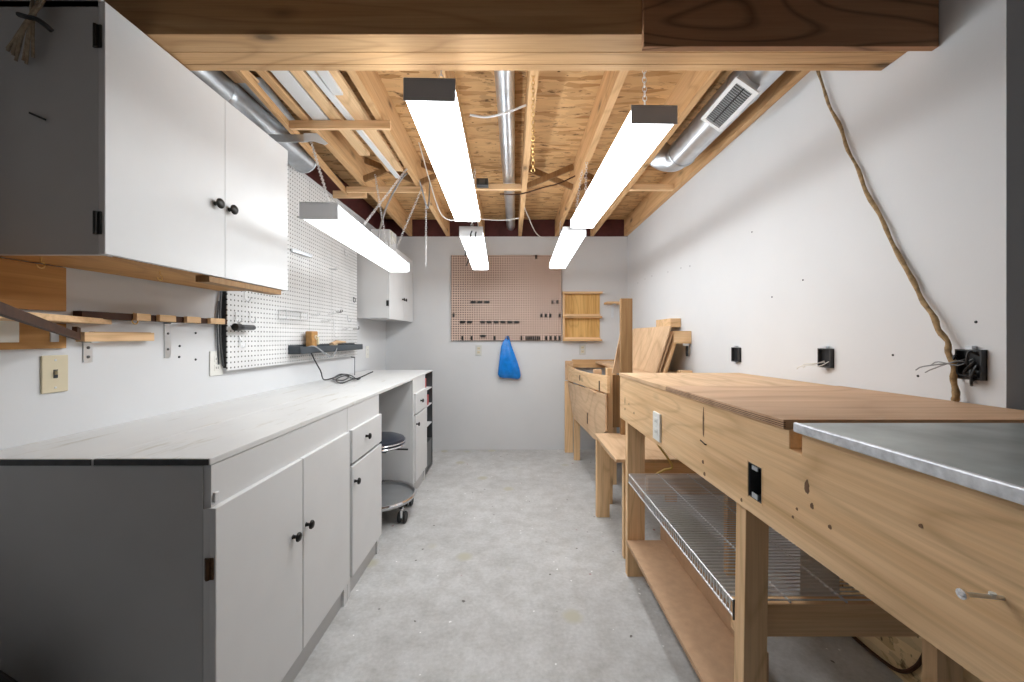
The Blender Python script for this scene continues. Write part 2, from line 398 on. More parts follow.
block('blocking_board', 'short blocking board between the vented duct bay joists near the right wall', jx(5, 2.95)+.038, 1.184, 2.95, 2.988, ZT+.004, ZT+.045, cat='blocking')
block('cross_board', 'pale cross board nailed under the joists, holding up the stored boards', -1.145, -.635, 2.0, 2.02, 2.287, ZT, cat='board')
block('cross_board', 'pale cross board under the joists near the hanging grey cable', -1.234, -.66, 2.88, 2.90, 2.287, ZT, cat='board')
block('cross_board', 'short yellowish cross board under the joists closest to the left wall', -1.37, -1.12, 2.96, 2.98, 2.275, ZT, cat='board')
# diagonal furring strip
o = MB().bar((-1.085, 1.33, 2.31), (-1.262, 2.95, 2.31), .022, .034).build('furring_strip', 'firY', loc=(-1.18, 2.1, 2.31)); tag(o, 'thin furring strip running along under the left joist', 'strip')
# boards stored above the cross boards
def stored(label, x0, x1, x2, x3, y0, y1, z0, z1, mat):
    o = MB().hexa([(x0, y0, z0), (x1, y0, z0), (x3, y1, z0), (x2, y1, z0), (x0, y0, z1), (x1, y0, z1), (x3, y1, z1), (x2, y1, z1)]).build('stored_board', mat, loc=((x0+x1)/2, (y0+y1)/2, z0), bevel=.001)
    return tag(o, label, 'board', 'boards stored between the joists')
stored('white painted stored board, leftmost of those above the cross board', -1.005, -.935, -1.03, -.952, 1.33, 2.06, 2.331, 2.35, 'white')
stored('narrow pine stored board between the white board and the metal strip', -.930, -.882, -.945, -.885, 1.33, 2.40, 2.331, 2.35, 'pineY')
stored('wide pine stored board whose far end shows past the cross board', -.838, -.748, -.865, -.755, 1.33, 2.66, 2.345, 2.364, 'pineY')
stored('short white stored strip under the wide pine board', -.815, -.775, -.83, -.785, 1.33, 1.80, 2.331, 2.344, 'white')
o = MB().hexa([(-.878, 1.33, 2.331), (-.848, 1.33, 2.331), (-.80, 2.74, 2.331), (-.83, 2.74, 2.331), (-.878, 1.33, 2.3435), (-.848, 1.33, 2.3435), (-.80, 2.74, 2.3435), (-.83, 2.74, 2.3435)]).build('metal_strip', 'lamp', loc=(-.86, 2, 2.331))
tag(o, 'long white metal strip stored among the boards overhead', 'strip')

# ------------------------------------------------------------------ ducts
def duct_mesh(p, q, r, n=28):
    p, q = Vector(p), Vector(q); L = (q-p).length; pts, rr = [], []
    k = max(2, int(L/.6))
    for i in range(k):
        a, b = i/k, (i+1)/k
        pts += [p.lerp(q, a+.001), p.lerp(q, a+.012), p.lerp(q, a+.02), p.lerp(q, b-.012), p.lerp(q, b-.001)]; rr += [r*1.03, r*1.03, r, r, r*.985]
    return MB().tube(pts, rr, n)
t = thing('round_duct', 'thin galvanized round duct running down the middle of the ceiling', 'duct', (-.05, 2.5, 2.38))
duct_mesh((-.05, .4, 2.432), (-.05, YB-.02, 2.432), .046).build('pipe', 'steel', t, smooth=True)
MB().tube(spline([at(470, 119, 1.97)+Vector((0, 0, .02)), at(487, 117, 1.97), at(508, 112, 1.95), at(526, 105, 1.95)]), .006, 6).build('hanger_strap', 'lamp', t)
t = thing('round_duct', 'wide galvanized round duct high along the left wall above the cabinet', 'duct', (-1.315, 1.6, 2.24))
duct_mesh((-1.30, .3, 2.315), (-1.30, 2.44, 2.315), .074).build('pipe', 'oldsteel', t, smooth=True)
MB().ring((-1.30, 2.43, 2.315), .075, .004, 'Y', 28).build('end_collar', 'steel', t, smooth=True)
t = thing('round_duct', 'galvanized round duct with a white floor register, along the right wall', 'duct', (1.02, 1.8, 2.24))
duct_mesh((1.035, .4, 2.35), (1.015, 2.44, 2.35), .08).build('pipe', 'steel', t, smooth=True)
MB().tube(spline([(1.015, 2.42, 2.35), (1.0, 2.49, 2.355), (.95, 2.53, 2.38), (.90, 2.54, 2.43), (.88, 2.54, 2.505)], 5), .078, 24).build('elbow', 'steel', t, smooth=True)
MB().ring((1.016, 2.40, 2.35), .082, .004, 'Y', 28).build('end_collar', 'steel', t, smooth=True)
# register boot + grille, tilted to face down into the room
bt = MB(); A = Vector((.905, 1.60, 2.39)); 
ux = Vector((.82, 0, -.57)); un = Vector((-.57, 0, -.82)); uy = Vector((0, 1, 0))
C0 = Vector((.955, 1.775, 2.268))
def gp(a, b, c): return C0+ux*a+uy*b+un*c
bt.hexa([gp(-.050, -.145, -.10), gp(.045, -.145, -.10), gp(.045, .145, -.10), gp(-.050, .145, -.10), gp(-.050, -.145, -.002), gp(.045, -.145, -.002), gp(.045, .145, -.002), gp(-.050, .145, -.002)])
bt.build('boot', 'steel', t)
fr = MB()
for (a0, a1, b0, b1) in ((-.058, -.040, -.155, .155), (.040, .058, -.155, .155), (-.040, .040, -.155, -.135), (-.040, .040, .135, .155)):
    fr.hexa([gp(a0, b0, 0), gp(a1, b0, 0), gp(a1, b1, 0), gp(a0, b1, 0), gp(a0, b0, .007), gp(a1, b0, .007), gp(a1, b1, .007), gp(a0, b1, .007)])
rg = fr.build('register_frame', 'lamp', t)
sl = MB()
for k in range(20):
    b = -.128+.256*k/19
    for a0, a1 in ((-.0398, -.003), (.003, .0398)):
        sl.hexa([gp(a0, b-.0025, 0), gp(a1, b-.0025, 0), gp(a1, b+.0025, 0), gp(a0, b+.0025, 0), gp(a0, b-.0025, .004), gp(a1, b-.0025, .004), gp(a1, b+.0025, .004), gp(a0, b+.0025, .004)])
sl.build('louvers', 'cable', rg)
db = MB().hexa([gp(-.0398, -.1348, -.0015), gp(.0398, -.1348, -.0015), gp(.0398, .1348, -.0015), gp(-.0398, .1348, -.0015), gp(-.0398, -.1348, -.001), gp(.0398, -.1348, -.001), gp(.0398, .1348, -.001), gp(-.0398, .1348, -.001)]).build('dark_opening', 'black', rg)
block('duct_panel', 'plywood panel piece beside the wide left duct above the cabinet', -1.22, -1.115, 1.325, 1.72, 2.335, 2.345, 'pineY', 'panel')
o = MB().hexa([(-1.225, 1.72, 2.35), (-1.105, 1.72, 2.36), (-1.16, 2.14, 2.36), (-1.235, 2.14, 2.35), (-1.225, 1.72, 2.353), (-1.105, 1.72, 2.363), (-1.16, 2.14, 2.363), (-1.235, 2.14, 2.353)]).build('metal_panning', 'steel', loc=(-1.18, 1.9, 2.35))
tag(o, 'flat galvanized sheet next to the wide left duct', 'sheet metal')
t = thing('hanger_bracket', 'grey galvanized bracket bar crossing below the wide left duct', 'bracket', (-1.2, 1.96, 2.2))
MB().box(-1.40, -1.03, 1.96, 1.964, 2.198, 2.236).box(-1.40, -1.03, 1.964, 1.995, 2.233, 2.236).build('bar', 'steel', t)
MB().prism([(-1.05, 1.957, 2.24), (-.985, 1.957, 2.24), (-.93, 1.957, 2.19), (-.945, 1.957, 2.182), (-1.0, 1.957, 2.20), (-1.05, 1.957, 2.20)], (0, .003, 0)).build('end_tab', 'lamp', t)

# ------------------------------------------------------------------ fluorescent lights
def chain(mb, p, q, link=.022):
    p, q = Vector(p), Vector(q); L = (q-p).length; n = max(2, int(L/(link*.75))); d = (q-p).normalized()
    rot = d.to_track_quat('Z', 'Y').to_matrix()
    for i in range(n):
        c = p.lerp(q, (i+.5)/n); tmp = len(mb.bm.verts)
        a = 'X' if i % 2 else 'Y'
        mb.ring((0, 0, 0), link*.32, .0013, a, 10, 4, (1, 1.55))
        mb.bm.verts.ensure_lookup_table()
        for v in mb.bm.verts[tmp:]: v.co = rot @ v.co + c
def fixture(label, p0, p1, z, w=.15, h=.066, chains=(), lit='lens'):
    """p0 near centre (x, y), p1 far centre, z = underside of the lens"""
    t = thing('fluorescent_light', label, 'light', ((p0[0]+p1[0])/2, (p0[1]+p1[1])/2, z), 'hanging fluorescent lights')
    d = Vector((p1[0]-p0[0], p1[1]-p0[1], 0)); u = d.normalized(); s = Vector((u.y, -u.x, 0))
    a = Vector((*p0, z)); b = Vector((*p1, z)); Z = Vector((0, 0, 1))
    prof = [(-w/2+.012, 0), (w/2-.012, 0), (w/2, .012), (w/2-.004, h-.006), (-w/2+.004, h-.006), (-w/2, .012)]
    e = u*.004
    MB().prism([a+e+s*x+Z*y for x, y in prof], d-2*e).build('lens', lit, t, bevel=.003)
    for c, dr in ((a, u), (b, -u)):
        MB().prism([c+s*x+Z*y for x, y in ((-w/2-.001, -.001), (w/2+.001, -.001), (w/2+.001, h), (-w/2-.001, h))], dr*.0035).build('end_plate', 'lampend', t, bevel=.0008)
    MB().prism([a+s*x+Z*y for x, y in ((-.060, h-.0058), (.060, h-.0058), (.055, h-.0005), (-.055, h-.0005))], d).build('housing', 'lamp', t)
    for (f, dx, dy, zt) in chains:
        c = a.lerp(b, f)+Z*h; m = MB(); chain(m, c, Vector((c.x+dx, c.y+dy, zt))); m.build('chain', 'wire', t)
    return t
fixture('front left long fluorescent light, hanging left of the centre duct', (-.253, 1.16), (-.29, 2.38), 1.925, chains=((.17, 0, .02, ZT), (.93, -.03, .1, ZT)), lit='lensbright')
fixture('front right long fluorescent light, hanging right of the centre duct', (.452, 1.285), (.425, 2.52), 1.925, h=.060, chains=((.07, 0, .02, ZT+.01), (.93, .02, .05, ZT)))
fixture('rear left long fluorescent light, in front of the brown pegboard', (-.283, 2.52), (-.333, 3.76), 1.87, chains=((.05, .02, 0, ZT), (.93, -.03, .1, ZT)), lit='lensbright')
fixture('rear right long fluorescent light, over the upper right corner of the brown pegboard', (.378, 2.54), (.397, 3.72), 1.875, chains=((.05, .06, 0, ZT), (.93, .03, .1, ZT)))
fixture('side fluorescent light hanging over the white counter, beside the white pegboard', (-.785, 1.575), (-.845, 2.86), 1.70, h=.068, chains=((.1, -.27, .35, 2.24), (.35, .1, .55, 2.33), (.78, -.12, .1, 2.33), (.86, .16, .2, 2.33)), lit='lensdim')

# cables and loose chains overhead
def cord(name, label, pts, r, mat, cat='cable', n=6):
    o = MB().tube(spline(pts, n), r, 8).build(name, mat, loc=pts[0], smooth=True); return tag(o, label, cat)
cord('power_cable', 'grey cable looping from the side light up to the ceiling and down again', [(-.815, 2.36, 1.777), (-.83, 2.40, 1.85), at(386, 208, 2.66), at(397, 186, 2.75), at(406, 174, 2.78), at(415, 173, 2.8), at(421, 186, 2.85), at(428, 208, 2.95), at(430, 190, 3.2)+Vector((0, 0, .12))], .006, 'cable')
cord('power_cable', 'pale cable sagging between joists behind the front left light', [at(409, 120, 2.55), at(418, 140, 2.6), at(430, 182, 2.72), at(440, 212, 2.76), at(450, 220, 2.78), at(462, 218, 2.78)], .004, 'cablew')
cord('power_cable', 'thin brown cable strung under the crossed struts right of the centre duct', [at(500, 194, 2.85), at(520, 194, 2.85), at(545, 187, 2.85), at(560, 183, 2.85), at(585, 171, 2.85)], .005, 'stain')
cord('power_cable', 'white cable strung level behind the front left light near the end wall', [at(455, 217, 3.6), at(487, 219.5, 3.6), at(505, 220, 3.6), at(519, 218, 3.6)], .005, 'cablew')
cord('power_cable', 'white cable slanting down to the end wall between centre joists', [at(522, 200, 3.2), at(528, 216, 3.7), at(539, 236, 4.25), at(560, 240, 4.3)], .005, 'cablew')
cord('power_cable', 'dark lead dangling in front of the rear left light', [at(472, 231, 2.519), at(471, 233, 2.508), at(470, 238, 2.49), at(466, 252, 2.46), at(465, 256, 2.46)], .004, 'black')
cord('power_cable', 'dark looped lead hanging down by the brown pegboard corner', [at(476, 232, 2.519), at(475.5, 234, 2.505), at(474.5, 243, 2.48), at(470, 257, 2.44), at(466, 266, 2.44)], .004, 'black')
m = MB(); chain(m, at(426, 204, 3.0), at(426, 266, 3.0)); o = m.build('hanging_chain', 'wire', loc=at(426, 204, 3.0)); tag(o, 'loose light chain dangling in front of the end wall', 'chain')
m = MB(); chain(m, at(533, 73, 1.66), at(533, 172, 1.66)); o = m.build('hanging_chain', 'brass', loc=at(533, 73, 1.66)); tag(o, 'loose brassy chain hanging beside the fourth joist near the thin centre duct', 'chain')
t = thing('junction_box', 'dark metal junction box fixed to the blocking left of the centre duct', 'junction box', at(484, 186, 2.94))
MB().box(-.285, -.20, 2.87, 2.93, 2.335, 2.385).build('box_body', 'darkbox', t, bevel=.003)
MB().box(-.262, -.225, 2.865, 2.87, 2.345, 2.375).build('cover', 'gunmetal', t)

# ------------------------------------------------------------------ left wall: upper cabinets
def knob(parent, x, y, z, mat='iron', r=.0155, sgn=1, axis='X'):
    return MB().lathe((x, y, z), [(.008, 0), (.0065, .004), (.0055, .012), (.008, .015), (r, .018), (r, .022), (r*.8, .026), (r*.35, .028)], axis, 18, sgn).build('knob', mat, parent, smooth=True)
def hinge(parent, x, y, z, h=.06, mat='iron'):
    return MB().box(x-.012, x+.010, y-.004, y, z-h/2, z+h/2).tube([(x-.003, y-.005, z-h/2), (x-.003, y-.005, z+h/2)], .005, 10).build('hinge', mat, parent, bevel=.001)
t = thing('wall_cabinet', 'big white two-door wall cabinet in the upper left foreground', 'cabinet', (-1.25, 1.45, 1.447))
cx = -1.098
cab = MB().box(XL+.002, cx, 1.04, 1.055, 1.447, 2.145).box(XL+.002, cx, 1.86, 1.875, 1.447, 2.116).box(XL+.002, cx, 1.04, 1.875, 2.098, 2.116).box(XL+.002, XL+.010, 1.04, 1.875, 1.47, 2.10).box(XL+.002, cx, 1.45, 1.465, 1.47, 2.1)
cab.build('carcass', 'grey', t, bevel=.001)
MB().box(XL+.012, cx, 1.0405, 1.8745, 1.448, 1.462).build('bottom_panel', 'orange', t)
MB().box(cx, cx+.0012, 1.04, 1.075, 1.447, 2.116).build('face_frame', 'white', t)
for y0, y1, ky, lab in ((1.039, 1.4685, 1.419, 0), (1.4695, 1.875, 1.489, 1)):
    d = MB().box(cx+.0015, -1.08, y0, y1, 1.449, 2.114).build('door', 'white', t, bevel=.002)
    knob(d, -1.08, ky, 1.71, 'iron', .018)
    if not lab:
        hinge(d, cx+.001, y0, 1.53); hinge(d, cx+.001, y0, 2.02)
# cup hooks under the cabinet
for p, l in ((at(41, 260, 1.075), 'brass cup hook under the near end of the big wall cabinet'), (at(160, 285, 1.30), 'brass cup hook under the middle of the big wall cabinet')):
    p = Vector((p.x, p.y, 1.447)); pts = [p, p-Vector((0, 0, .012))]+[p+Vector((0, .009*math.sin(a), -.021+.009*math.cos(a))) for a in (0, .8, 1.6, 2.4, 3.2, 4.0, 4.6)]
    tag(MB().tube(pts, .0017, 6).build('cup_hook', 'brass', loc=p), l, 'hook', 'cup hooks under the cabinet')
o = MB().bar(at(30, 113, 1.036), at(45, 119.5, 1.03), .005, .005).build('nail_hook', 'black', loc=at(38, 116, 1.04)); tag(o, 'black nail sticking out of the dark cabinet side', 'nail')
# rope bundle hanging on the cabinet side
t = thing('rope_bundle', 'bundle of faded rope hanging on the dark end of the upper left cabinet', 'rope', at(32, 20, 1.02))
m = MB()
for k in range(11):
    tx = random.uniform(6, 40); ty = 40+abs(22-abs(tx-24))*1.1+random.uniform(-3, 6)
    tz = 1.025-.02*random.random()
    m.tube(spline([at(44+random.uniform(-6, 7), -22, tz), at(36+random.uniform(-5, 9), 0, tz), at(31+random.uniform(-3, 4), 18, tz-.01), at((31+tx)/2+random.uniform(-2, 2), 32, tz-.01), at(tx, ty, tz)]), .0032, 6)
m.build('strands', 'rope', t, smooth=True)
m = MB(); m.tube(spline([at(19, 14.5, 1.015), at(27, 17, .998), at(36, 19, .995), at(44, 24, 1.0), at(52, 31, 1.015)]), [.006]*25, 8)
m.build('tie_strap', 'black', t, smooth=True)
# wood strip stuck under the far end of the cabinet
block('wood_strip', 'short wood strip fixed under the far end of the big wall cabinet', -1.135, -1.085, 1.40, 1.83, 1.425, 1.4465, 'darkwood', 'strip')

t = thing('wall_cabinet', 'small white two-door wall cabinet in the far left corner', 'cabinet', (-1.27, 3.9, 1.4))
MB().box(XL+.002, -1.134, 3.50, 4.30, 1.40, 2.06).build('carcass', 'white', t, bevel=.0015)
for y0, y1, ky in ((3.50, 3.925, 3.89), (3.929, 4.30, 3.965)):
    d = MB().box(-1.1335, -1.116, y0, y1, 1.392, 2.06).build('door', 'white', t, bevel=.002)
    knob(d, -1.116, ky, 1.60)
    if y0 < 3.6: hinge(d, -1.132, y0, 1.53, .05)
t = thing('metal_box', 'grey metal box standing on the small far wall cabinet', 'box', (-1.2, 4.0, 2.06))
MB().box(-1.30, -1.13, 3.55, 3.75, 2.0605, 2.20).build('box_body', 'lamp', t, bevel=.003)
MB().box(-1.13, -1.115, 3.57, 3.60, 2.075, 2.185).box(-1.13, -1.118, 3.64, 3.70, 2.10, 2.16).build('fittings', 'cream', t, bevel=.002)

# ------------------------------------------------------------------ left wall: pegboard and what hangs on it
t = thing('pegboard', 'large white pegboard on the left wall above the counter', 'pegboard', (XL+.03, 2.67, 1.068))
PX = XL+.032
for y0, y1 in ((1.897, 2.652), (2.655, 2.968), (2.971, 3.45)):
    MB().box(PX-.006, PX, y0, y1, 1.068, 2.285).build('panel', 'peg', t)
b_ = MB()
for z in (1.10, 1.66, 2.24): b_.box(XL+.001, PX-.006, 1.91, 3.44, z-.02, z+.02)
b_.box(XL+.001, PX-.006, 1.90, 1.92, 1.10, 2.24)
b_.build('furring', 'darkbox', t)
tag(MB().tube(spline([(XL+.012, 1.885, 1.45), (XL+.016, 1.872, 1.34), (XL+.012, 1.88, 1.2), (XL+.016, 1.893, 1.09)]), .005, 6).tube(spline([(XL+.008, 1.873, 1.40), (XL+.01, 1.862, 1.28), (XL+.01, 1.872, 1.10)]), .004, 6).build('power_cable', 'gunmetal', loc=(XL, 1.88, 1.3)), 'dark cable running down the near edge of the white pegboard', 'cable')
def onpeg(x, y, off=.0):                              # point of the white pegboard's face seen at pixel x, y
    X = PX+off; Y = X*F/(x-VX); return Vector((X, Y, H-(y-VY)*Y/F))
def peghook(x, y, kind, label, mat='wire', ln=.05):
    p = onpeg(x, y); X = Vector((1, 0, 0)); Z = Vector((0, 0, 1)); Yv = Vector((0, 1, 0)); m = MB()
    if kind == 'L': m.tube(spline([p, p+X*ln*.6, p+X*ln, p+X*ln+Z*.012, p+X*ln+Z*.022], 3), .0028, 6)
    elif kind == 'J': m.tube(spline([p+Z*.03, p+X*.006+Z*.02, p+X*.008-Z*.01, p+X*.02-Z*.024, p+X*.033-Z*.012, p+X*.034], 3), .0028, 6)
    elif kind == 'U':
        for s in (-1, 1): m.tube(spline([p+Yv*s*.014, p+X*ln+Yv*s*.014, p+X*(ln+.008)+Yv*s*.014+Z*.018], 3), .0026, 6)
        m.tube([p-Yv*.02, p+Yv*.02], .003, 6)
    elif kind == 'R': m.ring(p+X*.012, .02, .0026, 'X', 16, 6).tube([p+Z*.02, p+X*.012+Z*.02], .0026, 6)
    o = m.build('peg_hook', mat, loc=p, smooth=True); return tag(o, label, 'hook', 'hooks on the white pegboard')
HK = [(297, 217, 'L', 'black peg hook beside the near end of the side light', 'black', .05),
      (244, 297, 'J', 'wire peg hook just under the near cabinet on the white pegboard', 'wire', .05),
      (235, 318, 'J', 'tall wire peg hook left above the black cylinder', 'wire', .05),
      (249, 318, 'J', 'tall wire peg hook right above the black cylinder', 'wire', .05),
      (239, 343, 'J', 'wire peg hook below the black cylinder', 'wire', .05),
      (344, 253, 'J', 'wire peg hook high on the white pegboard near the side light', 'wire', .05),
      (312, 315, 'U', 'double wire peg hook level with the wire rack', 'wire', .04),
      (322, 321, 'U', 'double wire peg hook above the tan brush', 'wire', .05),
      (328, 314, 'L', 'single wire peg hook left of the pegboard seam bottom', 'wire', .04),
      (353, 300, 'R', 'ring shaped wire peg hook near the small far cabinet', 'gunmetal', .04),
      (337, 312, 'U', 'double wire peg hook right of the seam, upper', 'gunmetal', .03),
      (347, 319, 'J', 'wire peg hook right of the seam, middle', 'wire', .03),
      (343, 329, 'U', 'double wire peg hook right of the seam, lower', 'wire', .03),
      (353, 329, 'L', 'black peg hook at the far edge of the white pegboard', 'black', .05),
      (330, 269, 'U', 'double wire peg hook across the upper pegboard seam', 'wire', .05)]
for x, y, k, l, mt, ln in HK: peghook(x, y, k, l, mt, ln)
p = onpeg(290, 250); q = onpeg(307, 256)
tag(MB().bar(p+Vector((.012, 0, 0)), q+Vector((.03, 0, 0)), .012, .02).build('tool_bar', 'steel', loc=p), 'flat metal tool bar high on the white pegboard by the near cabinet', 'tool holder')
# long wire rod holder
p = onpeg(333, 318)
tag(MB().tube(spline([p+Vector((0, 0, 0)), p+Vector((.01, 0, -.1)), p+Vector((.012, 0, -.14)), p+Vector((.03, .02, -.15)), p+Vector((.035, .05, -.148))], 4), .0026, 6).build('wire_hanger', 'wire', loc=p), 'long bent wire hanger down the pegboard seam', 'hook')
# wire tool rack
p = onpeg(278, 310); q = onpeg(300, 312); L = (q-p).length
m = MB(); X = Vector((1, 0, 0)); Z = Vector((0, 0, 1))
for z in (0, -.05):
    m.tube([p+Z*z+X*.004, q+Z*z+X*.004], .0028, 6).tube([p+Z*z+X*.05, q+Z*z+X*.05], .0028, 6)
for k in range(11):
    a = p.lerp(q, k/10); m.tube([a+X*.004, a+X*.05], .002, 6).tube([a+X*.004-Z*.05, a+X*.05-Z*.05], .002, 6)
for a in (p, q): m.tube([a+X*.05, a+X*.05-Z*.05], .0028, 6).tube([a+X*.004, a+X*.004-Z*.05], .0028, 6)
tag(m.build('wire_rack', 'wire', loc=p, smooth=True), 'small wire tool rack in the middle of the white pegboard', 'rack')
# black cylinder on hooks
p = onpeg(234.5, 327, .035); q = Vector((p.x, onpeg(254, 328, .035).y, p.z))
t = thing('flashlight', 'black cylinder shaped flashlight held on the near white pegboard', 'flashlight', p)
d = (q-p)
MB().tube([p, p+d*.02, p+d*.25, p+d*.28, p+d*.36], [.013, .018, .018, .015, .014], 18).build('head', 'black', t, smooth=True)
MB().tube([p+d*.36, p+d*.95, p+d], [.0135, .0135, .011], 18).build('barrel', 'gunmetal', t, smooth=True)
# charcoal tray
p = onpeg(288, 358, .0); q = onpeg(354, 358, .0)
y0, y1 = p.y, q.y; z0 = 1.125
t = thing('tool_tray', 'long charcoal plastic tray clipped along the bottom of the white pegboard', 'tray', (PX, (y0+y1)/2, z0))
m = MB().box(PX+.001, PX+.006, y0, y1, z0, z0+.055).box(PX+.001, PX+.075, y0, y1, z0, z0+.005).box(PX+.07, PX+.075, y0, y1, z0, z0+.045).box(PX+.001, PX+.075, y0, y0+.005, z0, z0+.05).box(PX+.001, PX+.075, y1-.005, y1, z0, z0+.045)
m.build('trough', 'tray', t, bevel=.0015)
m = MB()
for k in range(1, 12):
    y = y0+(y1-y0)*k/12; m.box(PX+.005, PX+.072, y-.002, y+.002, z0, z0+.045)
m.build('dividers', 'tray', t)
# sander-like tan tool with its black lead
p = onpeg(311.5, 340, .045)
t = thing('hand_tool', 'tan corded hand tool standing in the charcoal tray', 'tool', p-Vector((0, 0, .05)))
MB().hexa([p+Vector(q) for q in ((-.02, -.036, -.052), (.022, -.036, -.052), (.022, .034, -.052), (-.02, .034, -.052), (-.024, -.040, .058), (.026, -.040, .058), (.026, .040, .058), (-.024, .040, .058))]).build('body', 'leather', t, bevel=.009)
MB().tube([p-Vector((0, 0, .0525)), p-Vector((0, .003, .066)), p-Vector((0, .004, .085))], [.016, .013, .006], 12).build('strain_relief', 'black', t, smooth=True)
MB().ring(p+Vector((.026, .008, .018)), .013, .003, 'X', 16).box(p.x+.018, p.x+.034, p.y+.02, p.y+.034, p.z-.03, p.z+.02).build('switch', 'ivory', t)
zc = .9215
def onctr(x, y): Y = (H-zc)*F/(y-VY); return Vector(((x-VX)*Y/F, Y, zc))
pts = [p-Vector((0, .004, .085)), at(308, 362, p.y-.01)+Vector((.05, 0, 0)), at(313, 371, p.y)+Vector((.05, 0, 0))]
pts += [onctr(x, y) for x, y in ((324, 380.5), (334, 379), (344, 376), (349, 377), (344, 381.5), (336, 382), (333, 379.5), (340, 375.5), (350, 377), (357, 380), (360, 379.5), (352, 381.5), (341, 384), (336, 381), (345, 377.5), (354, 379.5))]
for k in range(3, len(pts)): pts[k].z += .006+.004*(k % 3)
pts += [at(361, 377, 2.72), at(368, 373.8, 2.74), at(373, 371.6, 2.76)]
tag(MB().tube(spline(pts, 6), .0042, 8).build('power_lead', 'black', loc=p, smooth=True), 'black lead of the tan tool, coiled on the white counter', 'cable')
pts = [(PX+.03, 2.50, 1.155), (PX+.08, 2.56, 1.17), (PX+.10, 2.66, 1.12), (PX+.09, 2.78, 1.09), (PX+.085, 2.86, 1.13), (PX+.06, 2.93, 1.165)]
tag(MB().tube(spline(pts, 5), .004, 8).build('power_lead', 'cable', loc=pts[0], smooth=True), 'grey lead draped over the front of the charcoal tray', 'cable')
# brush
p = onpeg(333, 344, .03)
t = thing('hand_brush', 'small tan brush lying in the far half of the charcoal tray', 'brush', p)
MB().tube([p+Vector((0, -.02, -.005)), p+Vector((0, .06, .012)), p+Vector((.005, .16, .012)), p+Vector((.005, .20, .012))], [.017, .016, .008, .007], 12).build('handle', 'ply', t, smooth=True)
MB().box(p.x-.012, p.x+.014, p.y-.02, p.y+.05, p.z-.035, p.z-.002).build('bristles', 'ivory', t, bevel=.003)
p = onpeg(351, 357, .05)
tag(MB().tube([p, p+Vector((.03, .0, -.003))], .004, 8).tube([p+Vector((.03, 0, 0)), p+Vector((.03, 0, -.15))], .003, 8).build('rod_hook', 'gunmetal', loc=p), 'dark rod hook hanging down from the far end of the tray', 'hook')

# ------------------------------------------------------------------ left wall: plates, notched racks, plywood panel
def wallpt(x, y, off=0):
    X = XL+off; Y = X*F/(x-VX); return Vector((X, Y, H-(y-VY)*Y/F))
def plate_x(name, label, X, y0, y1, z0, z1, mat, kind, sgn=1, cat='outlet', th=.006, g=None):
    t = thing(name, label, cat, (X, (y0+y1)/2, (z0+z1)/2), g)
    a, b = (X, X+th*sgn) if sgn > 0 else (X+th*sgn, X)
    MB().box(a, b, y0, y1, z0, z1).build('cover_plate', mat, t, bevel=.002)
    yc, zc_ = (y0+y1)/2, (z0+z1)/2; f = X+th*sgn
    def nub(nm, y, z, hy, hz, d, mt):
        a, b = sorted((f-.002*sgn, f+d*sgn)); return MB().box(a, b, y-hy, y+hy, z-hz, z+hz).build(nm, mt, t, bevel=.0008)
    if kind == 'switch': nub('toggle_slot', yc, zc_, .006, .013, .001, 'darkbox'); nub('toggle', yc, zc_+.004, .004, .006, .011, mat)
    else:
        for s in (-1, 1):
            r = nub('receptacle', yc, zc_+s*.021, .017, .014, .0015, mat)
            for q in (-.006, .006):
                a, b = sorted((f, f+.002*sgn)); MB().box(a, b, yc+q-.0012, yc+q+.0012, zc_+s*.021-.005, zc_+s*.021+.005).build('slot', 'black', r)
    for z in ((zc_+.042, zc_-.042) if kind == 'switch' else (zc_,)): nub('screw', yc, z, .003, .003, .0008, 'steel')
    return t
plate_x('light_switch', 'ivory light switch on the left wall above the near counter', XL, 1.176, 1.246, 1.06, 1.174, 'ivory', 'switch', cat='switch')
plate_x('wall_outlet', 'cream wall outlet at the near edge of the white pegboard', XL, 1.825, 1.905, 1.048, 1.164, 'cream', 'outlet')
o = wallpt(367, 352); plate_x('wall_outlet', 'white wall outlet under the small far left cabinet', XL, o.y-.035, o.y+.035, o.z-.057, o.z+.057, 'cream', 'outlet')

t = thing('wall_plywood', 'orange plywood backing panel on the near left wall under the cabinet', 'panel', (XL, 1.09, 1.2))
MB().box(XL+.001, XL+.012, .70, 1.235, 1.31, 1.446).build('upper_board', 'orange', t, bevel=.001)
MB().box(XL+.001, XL+.012, .70, 1.235, 1.195, 1.272).build('lower_board', 'orange', t, bevel=.001)
tri = [(XL+.001, .70, 1.274), (XL+.001, 1.385, 1.274), (-1.215, 1.0, 1.274), (-1.19, .70, 1.274)]
o = MB().prism(tri, (0, 0, .018)).build('corner_shelf', 'pineY', loc=(XL, 1, 1.274), bevel=.001); tag(o, 'pine corner shelf with a slanted end, above the light switch', 'shelf')
t = thing('tool_rack', 'long notched wooden tool rack on the left wall below the cabinet', 'rack', (XL, 1.58, 1.29))
MB().box(XL+.001, -1.385, 1.262, 1.90, 1.290, 1.314).build('rail', 'stain', t, bevel=.001)
for x0, x1 in ((135.6, 149.7), (158.6, 175), (186, 200), (209.6, 224)):
    y0, y1 = [-1.375*F/(x-VX) for x in (x0, x1)]
    MB().box(-1.3845, -1.37, y0, y1, 1.290, 1.316).build('tooth', 'pineY', t, bevel=.0008)
t = thing('tool_rack', 'short pale wooden tool rack just right above the light switch', 'rack', (XL, 1.39, 1.215))
MB().box(XL+.001, -1.385, 1.27, 1.515, 1.215, 1.246).build('rail', 'pineY', t, bevel=.001)
MB().box(-1.405, -1.384, 1.30, 1.50, 1.2445, 1.2475).build('slot_strip', 'firY', t)
